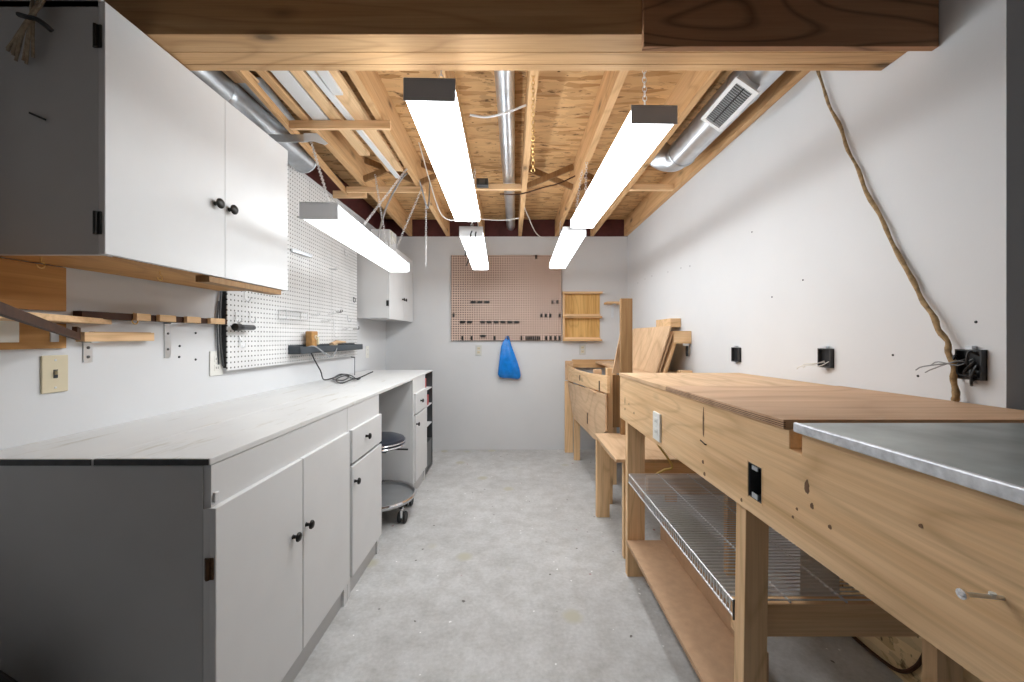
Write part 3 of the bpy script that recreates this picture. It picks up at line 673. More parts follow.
t = thing('notched_arm', 'dark stained notched wooden arm sticking out from the short rack', 'arm', (-1.3, 1.1, 1.26))
a = at(-8, 306, .76); b = at(78, 336, 1.262); dd = (b-a).normalized(); up = Vector((0, 0, 1)); up = (up-dd*up.dot(dd)).normalized(); sd = dd.cross(up)
L = (b-a).length; w = .012
MB().prism([a-up*w+sd*.006, b-up*w*1.1+sd*.006, b+up*.026+sd*.006, b-dd*.042+up*.026+sd*.006, b-dd*.042+up*w*.7+sd*.006, a+up*w+sd*.006], -sd*.012).build('arm_board', 'stain', t, bevel=.001)
def angle(label, x, y, zt, zb, w=.02):
    p = wallpt(x, (zt+zb)/2); Y = p.y; zt_ = H-(zt-VY)*Y/F; zb_ = H-(zb-VY)*Y/F
    t = thing('angle_bracket', label, 'bracket', (XL, Y, zb_), 'angle brackets on the left wall')
    MB().box(XL+.0005, XL+.004, Y-w/2, Y+w/2, zb_, zt_).box(XL+.0005, XL+.03, Y-w/2, Y+w/2, zt_-.004, zt_-.0005).build('strap', 'steel', t, bevel=.0005)
    for k in (.25, .7):
        z = zb_+(zt_-zb_)*k; MB().lathe((XL+.004, Y, z), [(.005, 0), (.005, .0015), (.002, .003)], 'X', 12).build('screw', 'gunmetal', t)
angle('grey angle bracket holding the short pale rack', 87, 0, 341.5, 362, .028)
angle('grey angle bracket holding the long notched rack', 167, 0, 323.0, 358, .03)
for x, y, l in ((195.5, 333, 'upper right screw of four beside the long bracket'), (179.5, 346, 'upper left screw of four beside the long bracket'), (179, 357, 'lower left screw of four beside the long bracket'), (195.5, 359.5, 'lower right screw of four beside the long bracket')):
    p = wallpt(x, y); tag(MB().lathe(p, [(.005, 0), (.005, .002), (.003, .004)], 'X', 12).build('wall_screw', 'darkbox', loc=p), l, 'screw', 'screws in the left wall')
p = wallpt(135, 321, .03); tag(MB().ring(p, .011, .002, 'X', 16).tube([p+Vector((0, 0, .011)), p+Vector((-.005, 0, .03))], .002, 6).build('cup_hook', 'brass', loc=p), 'brass cup hook under the long notched rack', 'hook', 'cup hooks')
o = MB().box(XL+.0125, XL+.016, 1.19, 1.212, 1.215, 1.245).build('metal_clip', 'lamp', loc=(XL, 1.2, 1.23), bevel=.001); tag(o, 'small white metal clip on the lower plywood board', 'clip')
o = MB().box(XL+.0125, XL+.018, 1.07, 1.113, 1.215, 1.285).build('blank_plate', 'cream', loc=(XL, 1.1, 1.25), bevel=.001); tag(o, 'off white plate at the left end of the lower plywood board', 'plate')

# ------------------------------------------------------------------ left: counter and base cabinets
t = thing('worktop', 'long white painted two-board worktop along the left wall', 'worktop', (-1.1, 2.2, .902))
MB().box(XL+.001, -1.0762, 1.004, 3.42, .902, .920).build('rear_board', 'worktop', t, bevel=.0015)
MB().box(-1.0750, -.779, 1.007, 3.42, .902, .920).build('front_board', 'worktop', t, bevel=.0025)
for a, b, y in ((XL+.002, -1.078, 1.004), (-1.073, -.7815, 1.007)): MB().box(a, b, y-.0025, y+.0, .9035, .9185).build('end_edge', 'darkbox', t)
FX, DX = -.782, -.764                                  # face frame front, door front
def base_cab(label, y0, y1, doors, drawers, stiles, near_end=False):
    t = thing('base_cabinet', label, 'cabinet', (-1.1, (y0+y1)/2, 0), 'white base cabinets under the worktop')
    MB().box(XL+.002, FX-.018, y0, y1, .10, .9015).build('carcass', 'white', t, bevel=.001)
    if near_end: MB().box(XL+.002, FX-.0185, y0-.004, y0-.0002, .0, .90).build('end_panel', 'grey', t)
    m = MB().box(FX-.0178, FX, y0+.0, y1, .79, .9013)
    for a, b in stiles: m.box(FX-.0178, FX, a, b, 0, .7899)
    m.box(FX-.0178, FX, y0+.03, y1-.02, .10, .13)
    m.build('face_frame', 'white', t, bevel=.001)
    MB().box(FX-.03, FX-.012, y0+.002, y1-.002, 0, .0995).build('toe_kick', 'grey', t)
    for a, b, z0, z1, ky, kz, hg in doors:
        d = MB().box(FX+.0005, DX, a, b, z0, z1).build('door', 'white', t, bevel=.0025); knob(d, DX, ky, kz)
        if hg: hinge(d, FX+.004, a, .64, .055, 'bronze'); hinge(d, FX+.004, a, .22, .055, 'bronze')
    for a, b, z0, z1, ky, kz in drawers:
        d = MB().box(FX+.0005, DX, a, b, z0, z1).build('drawer', 'white', t, bevel=.0025); knob(d, DX, ky, kz)
    return t
# knob positions: measured on the photo
def ky(x): return (DX+.016)*F/(x-VX)
def kz(x, y): return H-(y-VY)*ky(x)/F
base_cab('white double-door base cabinet in the left foreground with a grey end panel', 1.015, 1.835,
         [(1.0065, 1.419, .105, .793, ky(297.5), kz(297.5, 537), 1), (1.4235, 1.822, .105, .793, ky(310.5), kz(310.5, 524.5), 0)], [], [(1.011, 1.05), (1.80, 1.835)], True)
base_cab('white base cabinet with one drawer and one door, left of the stool', 1.838, 2.262,
         [(1.852, 2.255, .105, .622, ky(358), kz(358, 481), 0)], [(1.852, 2.255, .636, .793, ky(369), kz(369, 436))], [(1.838, 1.87), (2.235, 2.262)])
base_cab('far white base cabinet with one drawer and one door, right of the stool', 3.01, 3.418,
         [(3.04, 3.412, .115, .622, ky(418.5), kz(418.5, 424), 0)], [(3.04, 3.412, .636, .793, ky(422.5), kz(422.5, 400.5))], [(3.01, 3.045), (3.39, 3.418)])
# little catch on the first cabinet's rail
tag(MB().box(FX-.0005, FX+.006, 1.02, 1.038, .80, .828).build('door_catch', 'white', loc=(FX, 1.03, .80), bevel=.004), 'white lump of a catch above the nearest cabinet door', 'catch')
# dark open unit at the end of the counter
t = thing('storage_unit', 'dark open storage unit at the far end of the worktop', 'shelf unit', (-1.1, 3.6, 0))
u0, u1, ux0 = 3.425, 3.76, -.79
MB().box(XL+.01, ux0, u0, u0+.012, .02, .905).box(XL+.01, ux0, u1-.012, u1, .02, .905).box(XL+.01, XL+.02, u0, u1, .02, .9).box(XL+.01, ux0, u0+.012, u1-.012, .02, .04).build('cabinet_shell', 'gunmetal', t)
MB().box(XL+.01, ux0, u0, u1, .905, .917).build('top_panel', 'white', t, bevel=.001)
for z in (.42, .60, .75): MB().box(XL+.02, ux0-.005, u0+.0122, u1-.0122, z, z+.010).build('shelf', 'lamp', t)
MB().box(XL+.03, ux0-.004, u0+.013, u1-.013, .041, .28).build('lower_bin', 'gunmetal', t, bevel=.004)
for (y, z, h, mt, l) in ((3.50, .7605, .10, 'red', 'red carton on the top shelf of the dark end unit'), (3.60, .6105, .09, 'red', 'red carton on the middle shelf of the dark end unit'), (3.50, .4305, .12, 'black', 'black carton on the lower shelf of the dark end unit')):
    c = thing('carton', l, 'carton', (-.9, y, z)); MB().box(-1.05, ux0-.01, y-.045, y+.045, z, z+h).build('box_body', mt, c, bevel=.002); MB().box(-1.0, ux0-.04, y-.03, y+.03, z+h, z+h+.002).build('top_flap', mt, c)

# ------------------------------------------------------------------ rolling stool in the kneehole
SX, SY = -.945, 2.72
t = thing('rolling_stool', 'round rolling shop stool with dark vinyl seat under the worktop', 'stool', (SX, SY, 0))
MB().lathe((SX, SY, .49), [(.05, -.02), (.165, -.012), (.178, 0), (.18, .02), (.172, .042), (.14, .055), (.05, .060), (.01, .060)], 'Z', 40).build('seat', 'navy', t, smooth=True)
MB().ring((SX, SY, .492), .178, .006, 'Z', 40).ring((SX, SY, .515), .182, .0045, 'Z', 40).build('seat_trim', 'chrome', t, smooth=True)
MB().box(SX-.08, SX+.08, SY-.08, SY+.08, .452, .47).build('seat_plate', 'gunmetal', t, bevel=.004)
MB().tube([(SX, SY, .46), (SX+.10, SY+.01, .455), (SX+.20, SY+.02, .45)], .006, 8).build('height_lever', 'iron', t, smooth=True)
MB().tube([(SX, SY, .10), (SX, SY, .30), (SX, SY, .301), (SX, SY, .46)], [.025, .025, .014, .014], 18).build('gas_column', 'chrome', t, smooth=True)
MB().lathe((SX, SY, .12), [(.03, 0), (.235, 0), (.245, .004), (.25, .03), (.247, .034), (.24, .03), (.236, .008), (.03, .008)], 'Z', 48).build('tray_ring', 'greysteel', t, smooth=True)
MB().ring((SX, SY, .147), .248, .011, 'Z', 48).build('ring_rim', 'chrome', t, smooth=True)
for k in range(5):
    a = 2*PI*k/5-.52; cx_, sy_ = math.cos(a), math.sin(a)
    MB().bar((SX+.02*cx_, SY+.02*sy_, .110), (SX+.235*cx_, SY+.235*sy_, .110), .03, .018).build('spoke', 'iron', t)
    px, py = SX+.225*cx_, SY+.225*sy_
    c = MB().tube([(px, py, .112), (px, py, .088)], .012, 10).box(px-.008, px+.008, py-.016, py+.016, .04, .09).build('caster_fork', 'chrome', t, bevel=.002)
    w = MB()
    for s in (-1, 1): w.lathe((px+.018*s, py+.012, .037), [(.014, -.009), (.033, -.009), (.037, -.004), (.037, .004), (.033, .009), (.014, .009)], 'X', 20)
    w.build('wheel', 'rubber', c, smooth=True)

# ------------------------------------------------------------------ end wall
BX = 3
t = thing('pegboard', 'large brown pegboard on the end wall', 'pegboard', (-.1, YB, 1.18))
MB().box(-.700, .500, YB-.022, YB-.016, 1.19, 2.12).build('panel', 'pegbrown', t)
m = MB()
for x in (-.68, -.1, .48): m.box(x-.018, x+.018, YB-.0158, YB-.0005, 1.2, 2.11)
m.build('furring', 'pineZ', t)
PY = YB-.0222
def bpt(x, y): return Vector(((x-VX)*PY/F, PY, H-(y-VY)*PY/F))
ORD = ['first', 'second', 'third', 'fourth', 'fifth', 'sixth', 'seventh', 'eighth', 'ninth', 'tenth', 'eleventh', 'twelfth', 'thirteenth', 'fourteenth', 'fifteenth', 'sixteenth', 'seventeenth', 'eighteenth', 'nineteenth', 'twentieth']
def bclip(x0, x1, y, label, hh=1.15):
    a, b = bpt(x0+.35, y), bpt(x1-.35, y); h = hh*PY/F
    m = MB().box(a.x, b.x, PY-.012, PY-.0003, a.z-h, a.z+h).box(a.x+.002, b.x-.002, PY-.022, PY-.012, a.z-h, a.z-h*.2)
    tag(m.build('tool_clip', 'black', loc=(a.x, PY, a.z), bevel=.001), label, 'clip', 'black clips on the brown pegboard')
def bhook(x, y, label, hh=1.9, w=.011):
    p = bpt(x, y); h = hh*PY/F
    m = MB().box(p.x-w, p.x+w, PY-.006, PY-.0003, p.z-h, p.z+h).box(p.x-w*.6, p.x+w*.6, PY-.03, PY-.006, p.z-h, p.z-h+.008).box(p.x-w*.6, p.x+w*.6, PY-.03, PY-.025, p.z-h, p.z)
    tag(m.build('peg_hook', 'black', loc=p, bevel=.001), label, 'hook', 'black hooks on the brown pegboard')
for i, (a, b) in enumerate(((470.5, 476.2), (477.2, 482.8), (484, 490))): bclip(a, b, 302.2, f'{ORD[i]} from left of three black clips in the upper row on the brown pegboard')
for i, (a, b) in enumerate(((459.5, 465.5), (466.7, 472.3), (480, 485.4), (486.6, 492), (493.4, 499), (500.2, 505.7), (507, 512.6), (513.6, 519.6))): bclip(a, b, 322, f'{ORD[i]} from left of eight black clips in the lower row on the brown pegboard')
bclip(480, 486, 336, 'lone black clip low on the brown pegboard, left of the blue bag')
BOT = [462.5, 471.7, 494.5, 508, 521.4]+[526+1.9*k for k in range(8)]+[546.2, 550.6, 555.2, 559.4]
for i, x in enumerate(BOT): bhook(x, 338, f'{ORD[i]} black hook from the left along the bottom edge of the brown pegboard', 1.8 if 5 <= i < 13 else 2.0, .0078 if 5 <= i < 13 else .011)
for i, x in enumerate((541.2, 545.7, 550.2, 559.4)): bhook(x, 315.5, f'{ORD[i]} from left of four black hooks right of centre on the brown pegboard')
for i, x in enumerate((552.3, 557.2)): bhook(x, 301.8, ('left' if not i else 'right')+' of the two upper black hooks near the cubby shelf')
bhook(453.6, 315.3, 'lone black hook on the left edge of the brown pegboard'); bhook(536.2, 256.8, 'lone black hook at the top edge of the brown pegboard')
m = MB()
for x, y in ((454, 287), (458.5, 286.5), (464, 285), (468, 284.8)): p = bpt(x, y); m.tube(spline([p, p-Vector((0, .03, 0)), p-Vector((0, .034, -.015))], 3), .003, 6)
tag(m.build('wire_hooks', 'gunmetal', loc=bpt(461, 286)), 'row of thin wire hooks on the upper left of the brown pegboard', 'hook')
# blue bag hanging from a hook
t = thing('plastic_bag', 'bright blue plastic bag hanging from a hook of the brown pegboard', 'bag', bpt(508, 340))
m = MB(); rows = []
prof = [(338.5, 505.5, 509.5, .006), (341, 503.2, 510.2, .012), (346, 501.2, 511.6, .02), (353, 500.2, 514.2, .035), (361, 499.2, 517.0, .045), (369, 498.4, 519.4, .05), (374, 497.9, 520.4, .045), (377, 499.5, 519.6, .03), (378, 503, 517, .012)]
rng = random.Random(3); NB = 28
ph = [rng.uniform(0, 6.28) for _ in range(4)]
for j, (y, xa, xb, dp) in enumerate(prof):
    A, B = bpt(xa, y), bpt(xb, y); cx_ = (A.x+B.x)/2; hw = (B.x-A.x)/2; row = []
    for k in range(NB):
        a = 2*PI*k/NB; fold = 1+.16*math.sin(5*a+ph[0]+j*.15)+.09*math.sin(9*a+ph[1]-j*.3)
        row.append(m.bm.verts.new((cx_+hw*math.cos(a)*(1+.03*math.sin(7*a+ph[2])), PY-.012-dp*.55-dp*.5*math.sin(a)*fold, A.z-(.012*max(0, math.cos(a)) if j > 5 else 0))))
    rows.append(row)
for A, B in zip(rows, rows[1:]):
    for k in range(NB): m.bm.faces.new([A[k], A[(k+1) % NB], B[(k+1) % NB], B[k]])
m.bm.faces.new(rows[0]); m.bm.faces.new(rows[-1])
m.build('pouch', 'blue', t, smooth=True)
p = bpt(508, 339); MB().ring(p+Vector((-.01, -.022, .004)), .020, .004, 'Y', 18, 6, (.8, 1.2)).build('handle_loop', 'blue', t, smooth=True)
# outlets on the end wall
def plate_y(label, x, y):
    p = Vector(((x-VX)*YB/F, YB, H-(y-VY)*YB/F)); t = thing('wall_outlet', label, 'outlet', p)
    MB().box(p.x-.035, p.x+.035, YB-.006, YB, p.z-.057, p.z+.057).build('cover_plate', 'platewhite', t, bevel=.002)
    for s in (-1, 1):
        r = MB().box(p.x-.016, p.x+.016, YB-.0075, YB-.005, p.z+s*.021-.014, p.z+s*.021+.014).build('receptacle', 'ivory', t, bevel=.001)
        for q in (-.006, .006): MB().box(p.x+q-.0015, p.x+q+.0015, YB-.0082, YB-.0074, p.z+s*.021-.005, p.z+s*.021+.005).build('slot', 'black', r)
plate_y('white wall outlet on the end wall left of the blue bag', 478.7, 350.3)
plate_y('white wall outlet on the end wall under the wooden cubby', 582.5, 349.5)
# wooden cubby
c0, c1, zA, zB = .512, .93, 1.186, 1.715
t = thing('cubby_shelf', 'yellow wooden two-tier cubby shelf on the end wall', 'shelf', (.73, YB, zA)); cy = YB-.075
MB().box(c0+.012, c1-.012, YB-.012, YB-.001, zA+.02, zB-.02).build('back_panel', 'osbZ', t)
for a in (c0,): MB().box(a, a+.018, cy, YB-.001, zA+.02, zB-.018).build('side_board', 'pineZ', t, bevel=.001)
MB().box(c0-.006, c1+.006, cy-.004, YB-.001, zB-.0178, zB+.004).build('top_board', 'pineX', t, bevel=.001)
for z in (zA, 1.435): MB().box(c0-.002, c1+.002, cy-.002, YB-.013, z, z+.0195).build('shelf_board', 'firX', t, bevel=.001)
for z in (zA+.0196, 1.4546): MB().box(c0+.0185, c1-.0185, cy-.001, cy+.012, z, z+.022).build('lip', 'pineX', t, bevel=.001)
# small bracket shelf in the corner
t = thing('bracket_shelf', 'small pale bracket shelf in the far right corner', 'shelf', (1.09, YB, 1.58))
MB().box(.965, 1.215, YB-.16, YB-.002, 1.585, 1.604).build('shelf_board', 'pineX', t, bevel=.001)
for x in (1.06, 1.19):
    MB().box(x-.014, x+.014, YB-.005, YB-.001, 1.44, 1.584).box(x-.014, x+.014, YB-.12, YB-.001, 1.5805, 1.5845).build('bracket', 'steel', t)

# ------------------------------------------------------------------ right wall: boxes, cord
def openbox(label, x0, x1, ya, yb, wires, big=False, sc=1):
    Y1, Y0 = XR*F/(x0-VX), XR*F/(x1-VX); Ym = (Y0+Y1)/2; z1 = H-(ya-VY)*Ym/F; z0 = H-(yb-VY)*Ym/F; ym = Ym
    t = thing('electrical_box', label, 'electrical box', (XR, ym, (z0+z1)/2), 'open electrical boxes on the right wall')
    MB().box(XR-.004, XR-.0003, Y0, Y1, z0, z1).build('box_back', 'black', t)
    m = MB()
    for a in ((Y0, Y0+.004, z0, z1), (Y1-.004, Y1, z0, z1), (Y0+.004, Y1-.004, z0, z0+.004), (Y0+.004, Y1-.004, z1-.004, z1)): m.box(XR-.016, XR-.0003, *a)
    m.build('box_rim', 'darkbox', t)
    for s, z in ((1, z1), (-1, z0)): MB().box(XR-.014, XR-.0003, ym-.008, ym+.008, min(z, z+s*.010), max(z, z+s*.010)).build('mounting_ear', 'steel', t)
    if wires:
        m = MB()
        for k in range(wires):
            a = Vector((XR-.006, ym+random.uniform(-.02, .02), random.uniform(z0+.02, z1-.02)))
            m.tube(spline([a, a+Vector((-.03, .01, random.uniform(-.02, .01))), a+Vector((-.045, .045+.012*k, -.01-.008*k)), a+Vector((-.04, .07+.012*k, -.022-.008*k))], 4), .0018, 6)
        m.build('wires', 'cablew' if not big else 'cable', t, smooth=True)
    if big:
        m = MB()
        for k in range(6):
            a = Vector((XR-.008, ym+random.uniform(-.025, .025), random.uniform(z0+.015, z1-.01)))
            m.tube(spline([a, a+Vector((-.016, random.uniform(-.02, .02), .01)), a+Vector((-.018, random.uniform(-.02, .02), -.02)), a+Vector((-.008, random.uniform(-.02, .02), -.03))], 5), .0032, 6)
        m.build('wire_bundle', 'black', t, smooth=True)
openbox('small open electrical box on the right wall, farthest of three', 734, 741.3, 347.5, 361.7, 0)
openbox('open electrical box with two loose wires, middle of the right wall', 821.5, 834.3, 348.5, 367.5, 3)
openbox('large open electrical box crammed with dark wires beside the tan cord', 960.5, 987.5, 349.5, 379.5, 3, True)
pts = [(XR-.012, 1.575, ZT+.03), at(819, 74, 1.57), at(833, 110, 1.51), at(847, 143, 1.445), at(862, 178, 1.385), at(880, 215, 1.315), at(899, 253, 1.25), at(916, 286, 1.195), at(931, 313, 1.145), at(943, 334, 1.11), at(950.5, 352, 1.09), at(954.5, 372, 1.08), at(956, 392, 1.078), at(956.5, 401.5, 1.077)]
pts = [Vector((min(p[0], XR-.012), p[1], p[2])) for p in map(Vector, pts)]
sp = spline(pts, 5); rr = [.0050+.0030*(i/len(sp))+.0009*math.sin(i*1.7)+.0006*math.sin(i*.63) for i in range(len(sp))]
sp = [p+Vector((-.002+.002*math.sin(i*1.1), .003*math.sin(i*.9), 0)) for i, p in enumerate(sp)]
tag(MB().tube(sp, rr, 10).build('hanging_rope', 'twine', loc=pts[-1], smooth=True), 'long tan cord slanting down the right wall to the workbench', 'rope')

# ------------------------------------------------------------------ big workbench on the right
WB = thing('workbench', 'long tall wooden workbench with plywood and metal top on the right', 'workbench', (.9, 1.2, 0))
AX = .57                                              # front face of the apron
def ztop(Y): return 1.017+(2.154-Y)*.0140             # the bench rises slightly towards the camera
out = [(2.154, .791), (2.154, ztop(2.154)), (.822, ztop(.822)), (.822, .997), (.787, .995), (.787, ztop(.787)+.004), (.15, ztop(.15)+.004), (.15, .812)]
ap = MB().prism([(AX, y, z) for y, z in out], (.038, 0, 0)).build('apron', 'pineY', WB)
cut = MB().box(AX-.05, AX+.06, .914, .968, .842, .925).build('cutter', 'black', WB)
orphan_cut(ap, cut)
ap.modifiers.new('b', 'BEVEL').width = .0015; ap.modifiers['b'].limit_method = 'ANGLE'
MB().box(AX+.0385, XR-.01, .79, .819, .985, ztop(.8)-.001).build('cross_cleat', 'firX', WB)
MB().box(AX+.0385, XR-.01, 2.116, 2.154, .80, 1.016).build('end_rail', 'pineX', WB, bevel=.0015)
MB().box(1.184, XR-.004, .2, 2.11, .83, 1.016).build('rear_rail', 'pineY', WB)
# tops
def slab(y0, y1, x0, x1, lift, th):
    a, b = ztop(y0)+lift, ztop(y1)+lift
    return MB().hexa([(x0, y0, a), (x1, y0, a), (x1, y1, b), (x0, y1, b), (x0, y0, a+th), (x1, y0, a+th), (x1, y1, b+th), (x0, y1, b+th)])
s_ = slab(1.487, 2.158, AX-.004, XR-.003, .0005, .017).build('far_top_board', 'ply', WB, bevel=.001)
s_ = slab(.834, 1.486, AX-.004, XR-.003, .0005, .0195).build('plywood_top', 'plyworn', WB, bevel=.001); s_['label'] = 'reddish worn plywood top'
m = slab(.833, 1.487, AX-.0045, AX+.0, .0045, .0012); 
for l in (.0085, .0130): 
    a, b = ztop(.833)+l, ztop(1.487)+l; m.hexa([(AX-.0045, .833, a), (AX, .833, a), (AX, 1.487, b), (AX-.0045, 1.487, b), (AX-.0045, .833, a+.0012), (AX, .833, a+.0012), (AX, 1.487, b+.0012), (AX-.0045, 1.487, b+.0012)])
m.build('ply_layers', 'stain', s_)
a, b = ztop(.15)+.0045, ztop(.80)+.0045; th = .017
MB().hexa([(AX-.002, .15, a), (XR+.1, .15, a), (XR+.1, .795, b), (AX-.002, .795, b), (AX-.002, .15, a+th), (XR+.1, .15, a+th), (XR+.1, .795, b+th), (AX-.002, .795, b+th)]).build('metal_top', 'zinc', WB, bevel=.002)
MB().hexa([(AX-.010, .15, a-.002), (AX-.0022, .15, a-.002), (AX-.0022, .798, b-.002), (AX-.010, .798, b-.002), (AX-.010, .15, a+th+.001), (AX-.0022, .15, a+th+.001), (AX-.0022, .798, b+th+.001), (AX-.010, .798, b+th+.001)]).build('edge_strip', 'alu', WB, bevel=.003)
# legs
def leg(x0, x1, y0, y1, zt, dx=0):
    return MB().hexa([(x0+dx, y0, 0), (x1+dx, y0, 0), (x1+dx, y1, 0), (x0+dx, y1, 0), (x0, y0, zt), (x1, y0, zt), (x1, y1, zt), (x0, y1, zt)]).build('leg', 'pineZ', WB, bevel=.0015)
leg(.584, .643, 1.0, 1.045, .801, -.012)
leg(.574, .664, 2.026, 2.064, .791)
leg(1.09, 1.17, 2.03, 2.068, 1.0)
leg(1.10, 1.168, 1.03, 1.07, 1.0)
leg(.584, .643, .20, .248, .80, -.012); leg(1.10, 1.168, .20, .24, 1.0)
MB().box(.59, 1.13, 1.046, 1.084, .436, .522).build('crossbar', 'pineX', WB, bevel=.0015)
MB().box(.6645, 1.09, 1.985, 2.021, .436, .522).build('crossbar', 'pineX', WB, bevel=.0015)
s_ = MB().box(.568, .758, 1.19, 2.023, .172, .19).build('bottom_shelf', 'board', WB, bevel=.001)
MB().box(.7585, .776, 1.21, 2.07, .172, .262).build('shelf_back_board', 'board', WB, bevel=.001)
MB().box(.715, .757, 1.50, 1.54, 0, .1715).build('shelf_support', 'pineX', WB)
MB().box(.59, .76, 1.99, 2.02, .135, .1718).build('shelf_cleat', 'pineX', WB)
# recessed box in the apron
bx = MB().box(AX+.030, AX+.034, .9145, .9675, .8425, .9245)
for a in ((.9145, .9175, .8425, .9245), (.9645, .9675, .8425, .9245), (.9175, .9645, .8425, .8455), (.9175, .9645, .9215, .9245)): bx.box(AX+.001, AX+.030, *a)
bx = bx.build('recessed_box', 'darkbox', WB)
MB().box(AX-.0005, AX+.002, .930, .952, .845, .857).box(AX-.0005, AX+.002, .93, .952, .912, .921).build('box_tabs', 'steel', bx)
MB().box(AX-.0008, AX+.0015, .968, .9705, .838, .929).box(AX-.0008, AX+.0015, .9115, .914, .838, .929).build('box_flange', 'pineY', bx)
plate_x('bench_outlet', 'white outlet plate on the far front of the tall workbench', AX, 1.54, 1.615, .818, .928, 'cream', 'outlet', -1, th=.009)
# knots, stains and nails
def stain(y, z, ry, rz, nm='knot', mat='stainmark'):
    pts = [(AX-.0006, y+ry*math.cos(k*PI/8)*(1+.18*math.sin(3*k)), z+rz*math.sin(k*PI/8)*(1+.18*math.cos(5*k))) for k in range(16)]
    MB().prism(pts, (.001, 0, 0)).build(nm, mat, WB)
def apt(x, y): Y = AX*F/(x-VX); return Y, H-(y-VY)*Y/F
for x, y, ry, rz in ((807, 487, .006, .014), (812, 506, .004, .006), (703, 462, .006, .006), (704.5, 474, .006, .006), (741.5, 500, .004, .005), (830, 527, .004, .004), (793, 517, .003, .003), (797, 509, .003, .003), (921, 526, .003, .003), (625, 409, .006, .007), (629, 404, .005, .005), (634, 413, .006, .006), (625, 401, .005, .02)):
    Y, z = apt(x, y); stain(Y, z, ry, rz)
Y, z = apt(703.5, 423); stain(Y, z, .0045, .045, 'water_stain')
Y, z = apt(704.5, 443); MB().tube([(AX+.002, Y-.012, z-.002), (AX-.004, Y-.012, z-.001), (AX-.004, Y+.018, z+.004)], .002, 6).build('bent_nail', 'iron', WB)
Y, z = apt(1003, 598)
t = thing('bolt', 'long steel bolt poking out of the near front of the workbench', 'bolt', (AX, Y, z))
MB().tube([(AX+.01, Y, z-.001), (AX-.044, Y+.001, z+.004)], .0026, 10).build('shank', 'steel', t, smooth=True)
MB().lathe((AX-.044, Y+.001, z+.004), [(.0055, 0), (.006, .002), (.006, .004), (.003, .005)], 'X', 12, -1).build('head', 'chrome', t)
MB().tube([(AX-.012, Y, z+.001), (AX-.012, Y, z+.006)], .0035, 8).build('washer', 'cream', t)
# wire shelf
WX0, WX1, WY0, WY1, WZ = .580, .985, 1.052, 2.018, .530
t = thing('wire_shelf', 'zinc wire shelf lying across the lower crossbars of the workbench', 'wire shelf', (.78, 1.5, WZ))
m = MB(); n = 56
for k in range(n+1):
    y = WY0+(WY1-WY0)*k/n; m.tube([(WX0, y, WZ-.042), (WX0, y, WZ), (WX1, y, WZ)], .0022, 6)
m.build('cross_wires', 'wire', t, smooth=True)
m = MB()
for x in (WX0+.001, .73, .88, WX1): m.tube([(x, WY0-.003, WZ-.004), (x, WY1+.003, WZ-.004)], .0032, 8)
m.tube([(WX0, WY0-.003, WZ-.043), (WX0, WY1+.003, WZ-.043)], .0032, 8)
m.build('long_rods', 'wire', t, smooth=True)
MB().box(WX0-.004, WX0+.004, WY0-.006, WY0-.0035, WZ-.05, WZ+.003).build('end_cap', 'gunmetal', t)
# yellow cable behind
cord('power_cable', 'yellow cable looping behind the far leg of the tall workbench', [(.72, 2.06, .84), (.735, 2.10, .70), at(672, 465, 2.11), at(664, 470, 2.11), at(657, 474, 2.11), (.70, 2.10, .46)], .006, 'cabley')
# open stud bay in the lower right wall
t = thing('flake_board', 'tan flake board sheathing inside the open stud bay under the bench', 'board', (1.39, 1.3, 0))
MB().box(1.386, 1.3985, .99, 1.69, .001, .69).build('sheet', 'tanpanel', t)
block('wall_stud', 'bare wood stud standing in front of the tan flake board under the bench', 1.305, 1.385, 1.225, 1.263, .001, .695, 'pineZ', 'stud')
cord('power_cable', 'dark cable sagging in an arc across the tan flake board', [(1.375, 1.295, .62), (1.377, 1.29, .42), (1.378, 1.30, .27), (1.378, 1.325, .18), (1.378, 1.36, .095), (1.378, 1.42, .03), (1.376, 1.52, .012), (1.376, 1.66, .01)], .0065, 'stain')

# ------------------------------------------------------------------ far benches on the right
def lumber(parent, name, x0, x1, y0, y1, z0, z1, mat): return MB().box(x0, x1, y0, y1, z0, z1).build(name, mat, parent, bevel=.0015)
t = thing('low_table', 'low plywood-topped bench between the tall and the far workbench', 'table', (.85, 2.45, 0))
lumber(t, 'top', .548, 1.20, 2.16, 2.745, .543, .561, 'ply')
for x0, x1, y0, y1 in ((.553, .642, 2.692, 2.73), (.600, .638, 2.19, 2.228)): lumber(t, 'leg', x0, x1, y0, y1, 0, .5428, 'pineZ')
lumber(t, 'wall_cleat', 1.185, 1.2225, 2.17, 2.74, .455, .5428, 'pineY'); lumber(t, 'cleat', .575, .60, 2.36, 2.69, .50, .5428, 'pineY'); lumber(t, 'rail', .64, 1.11, 2.192, 2.226, .455, .5428, 'pineX'); lumber(t, 'rail', .642, 1.11, 2.694, 2.728, .455, .5428, 'pineX')

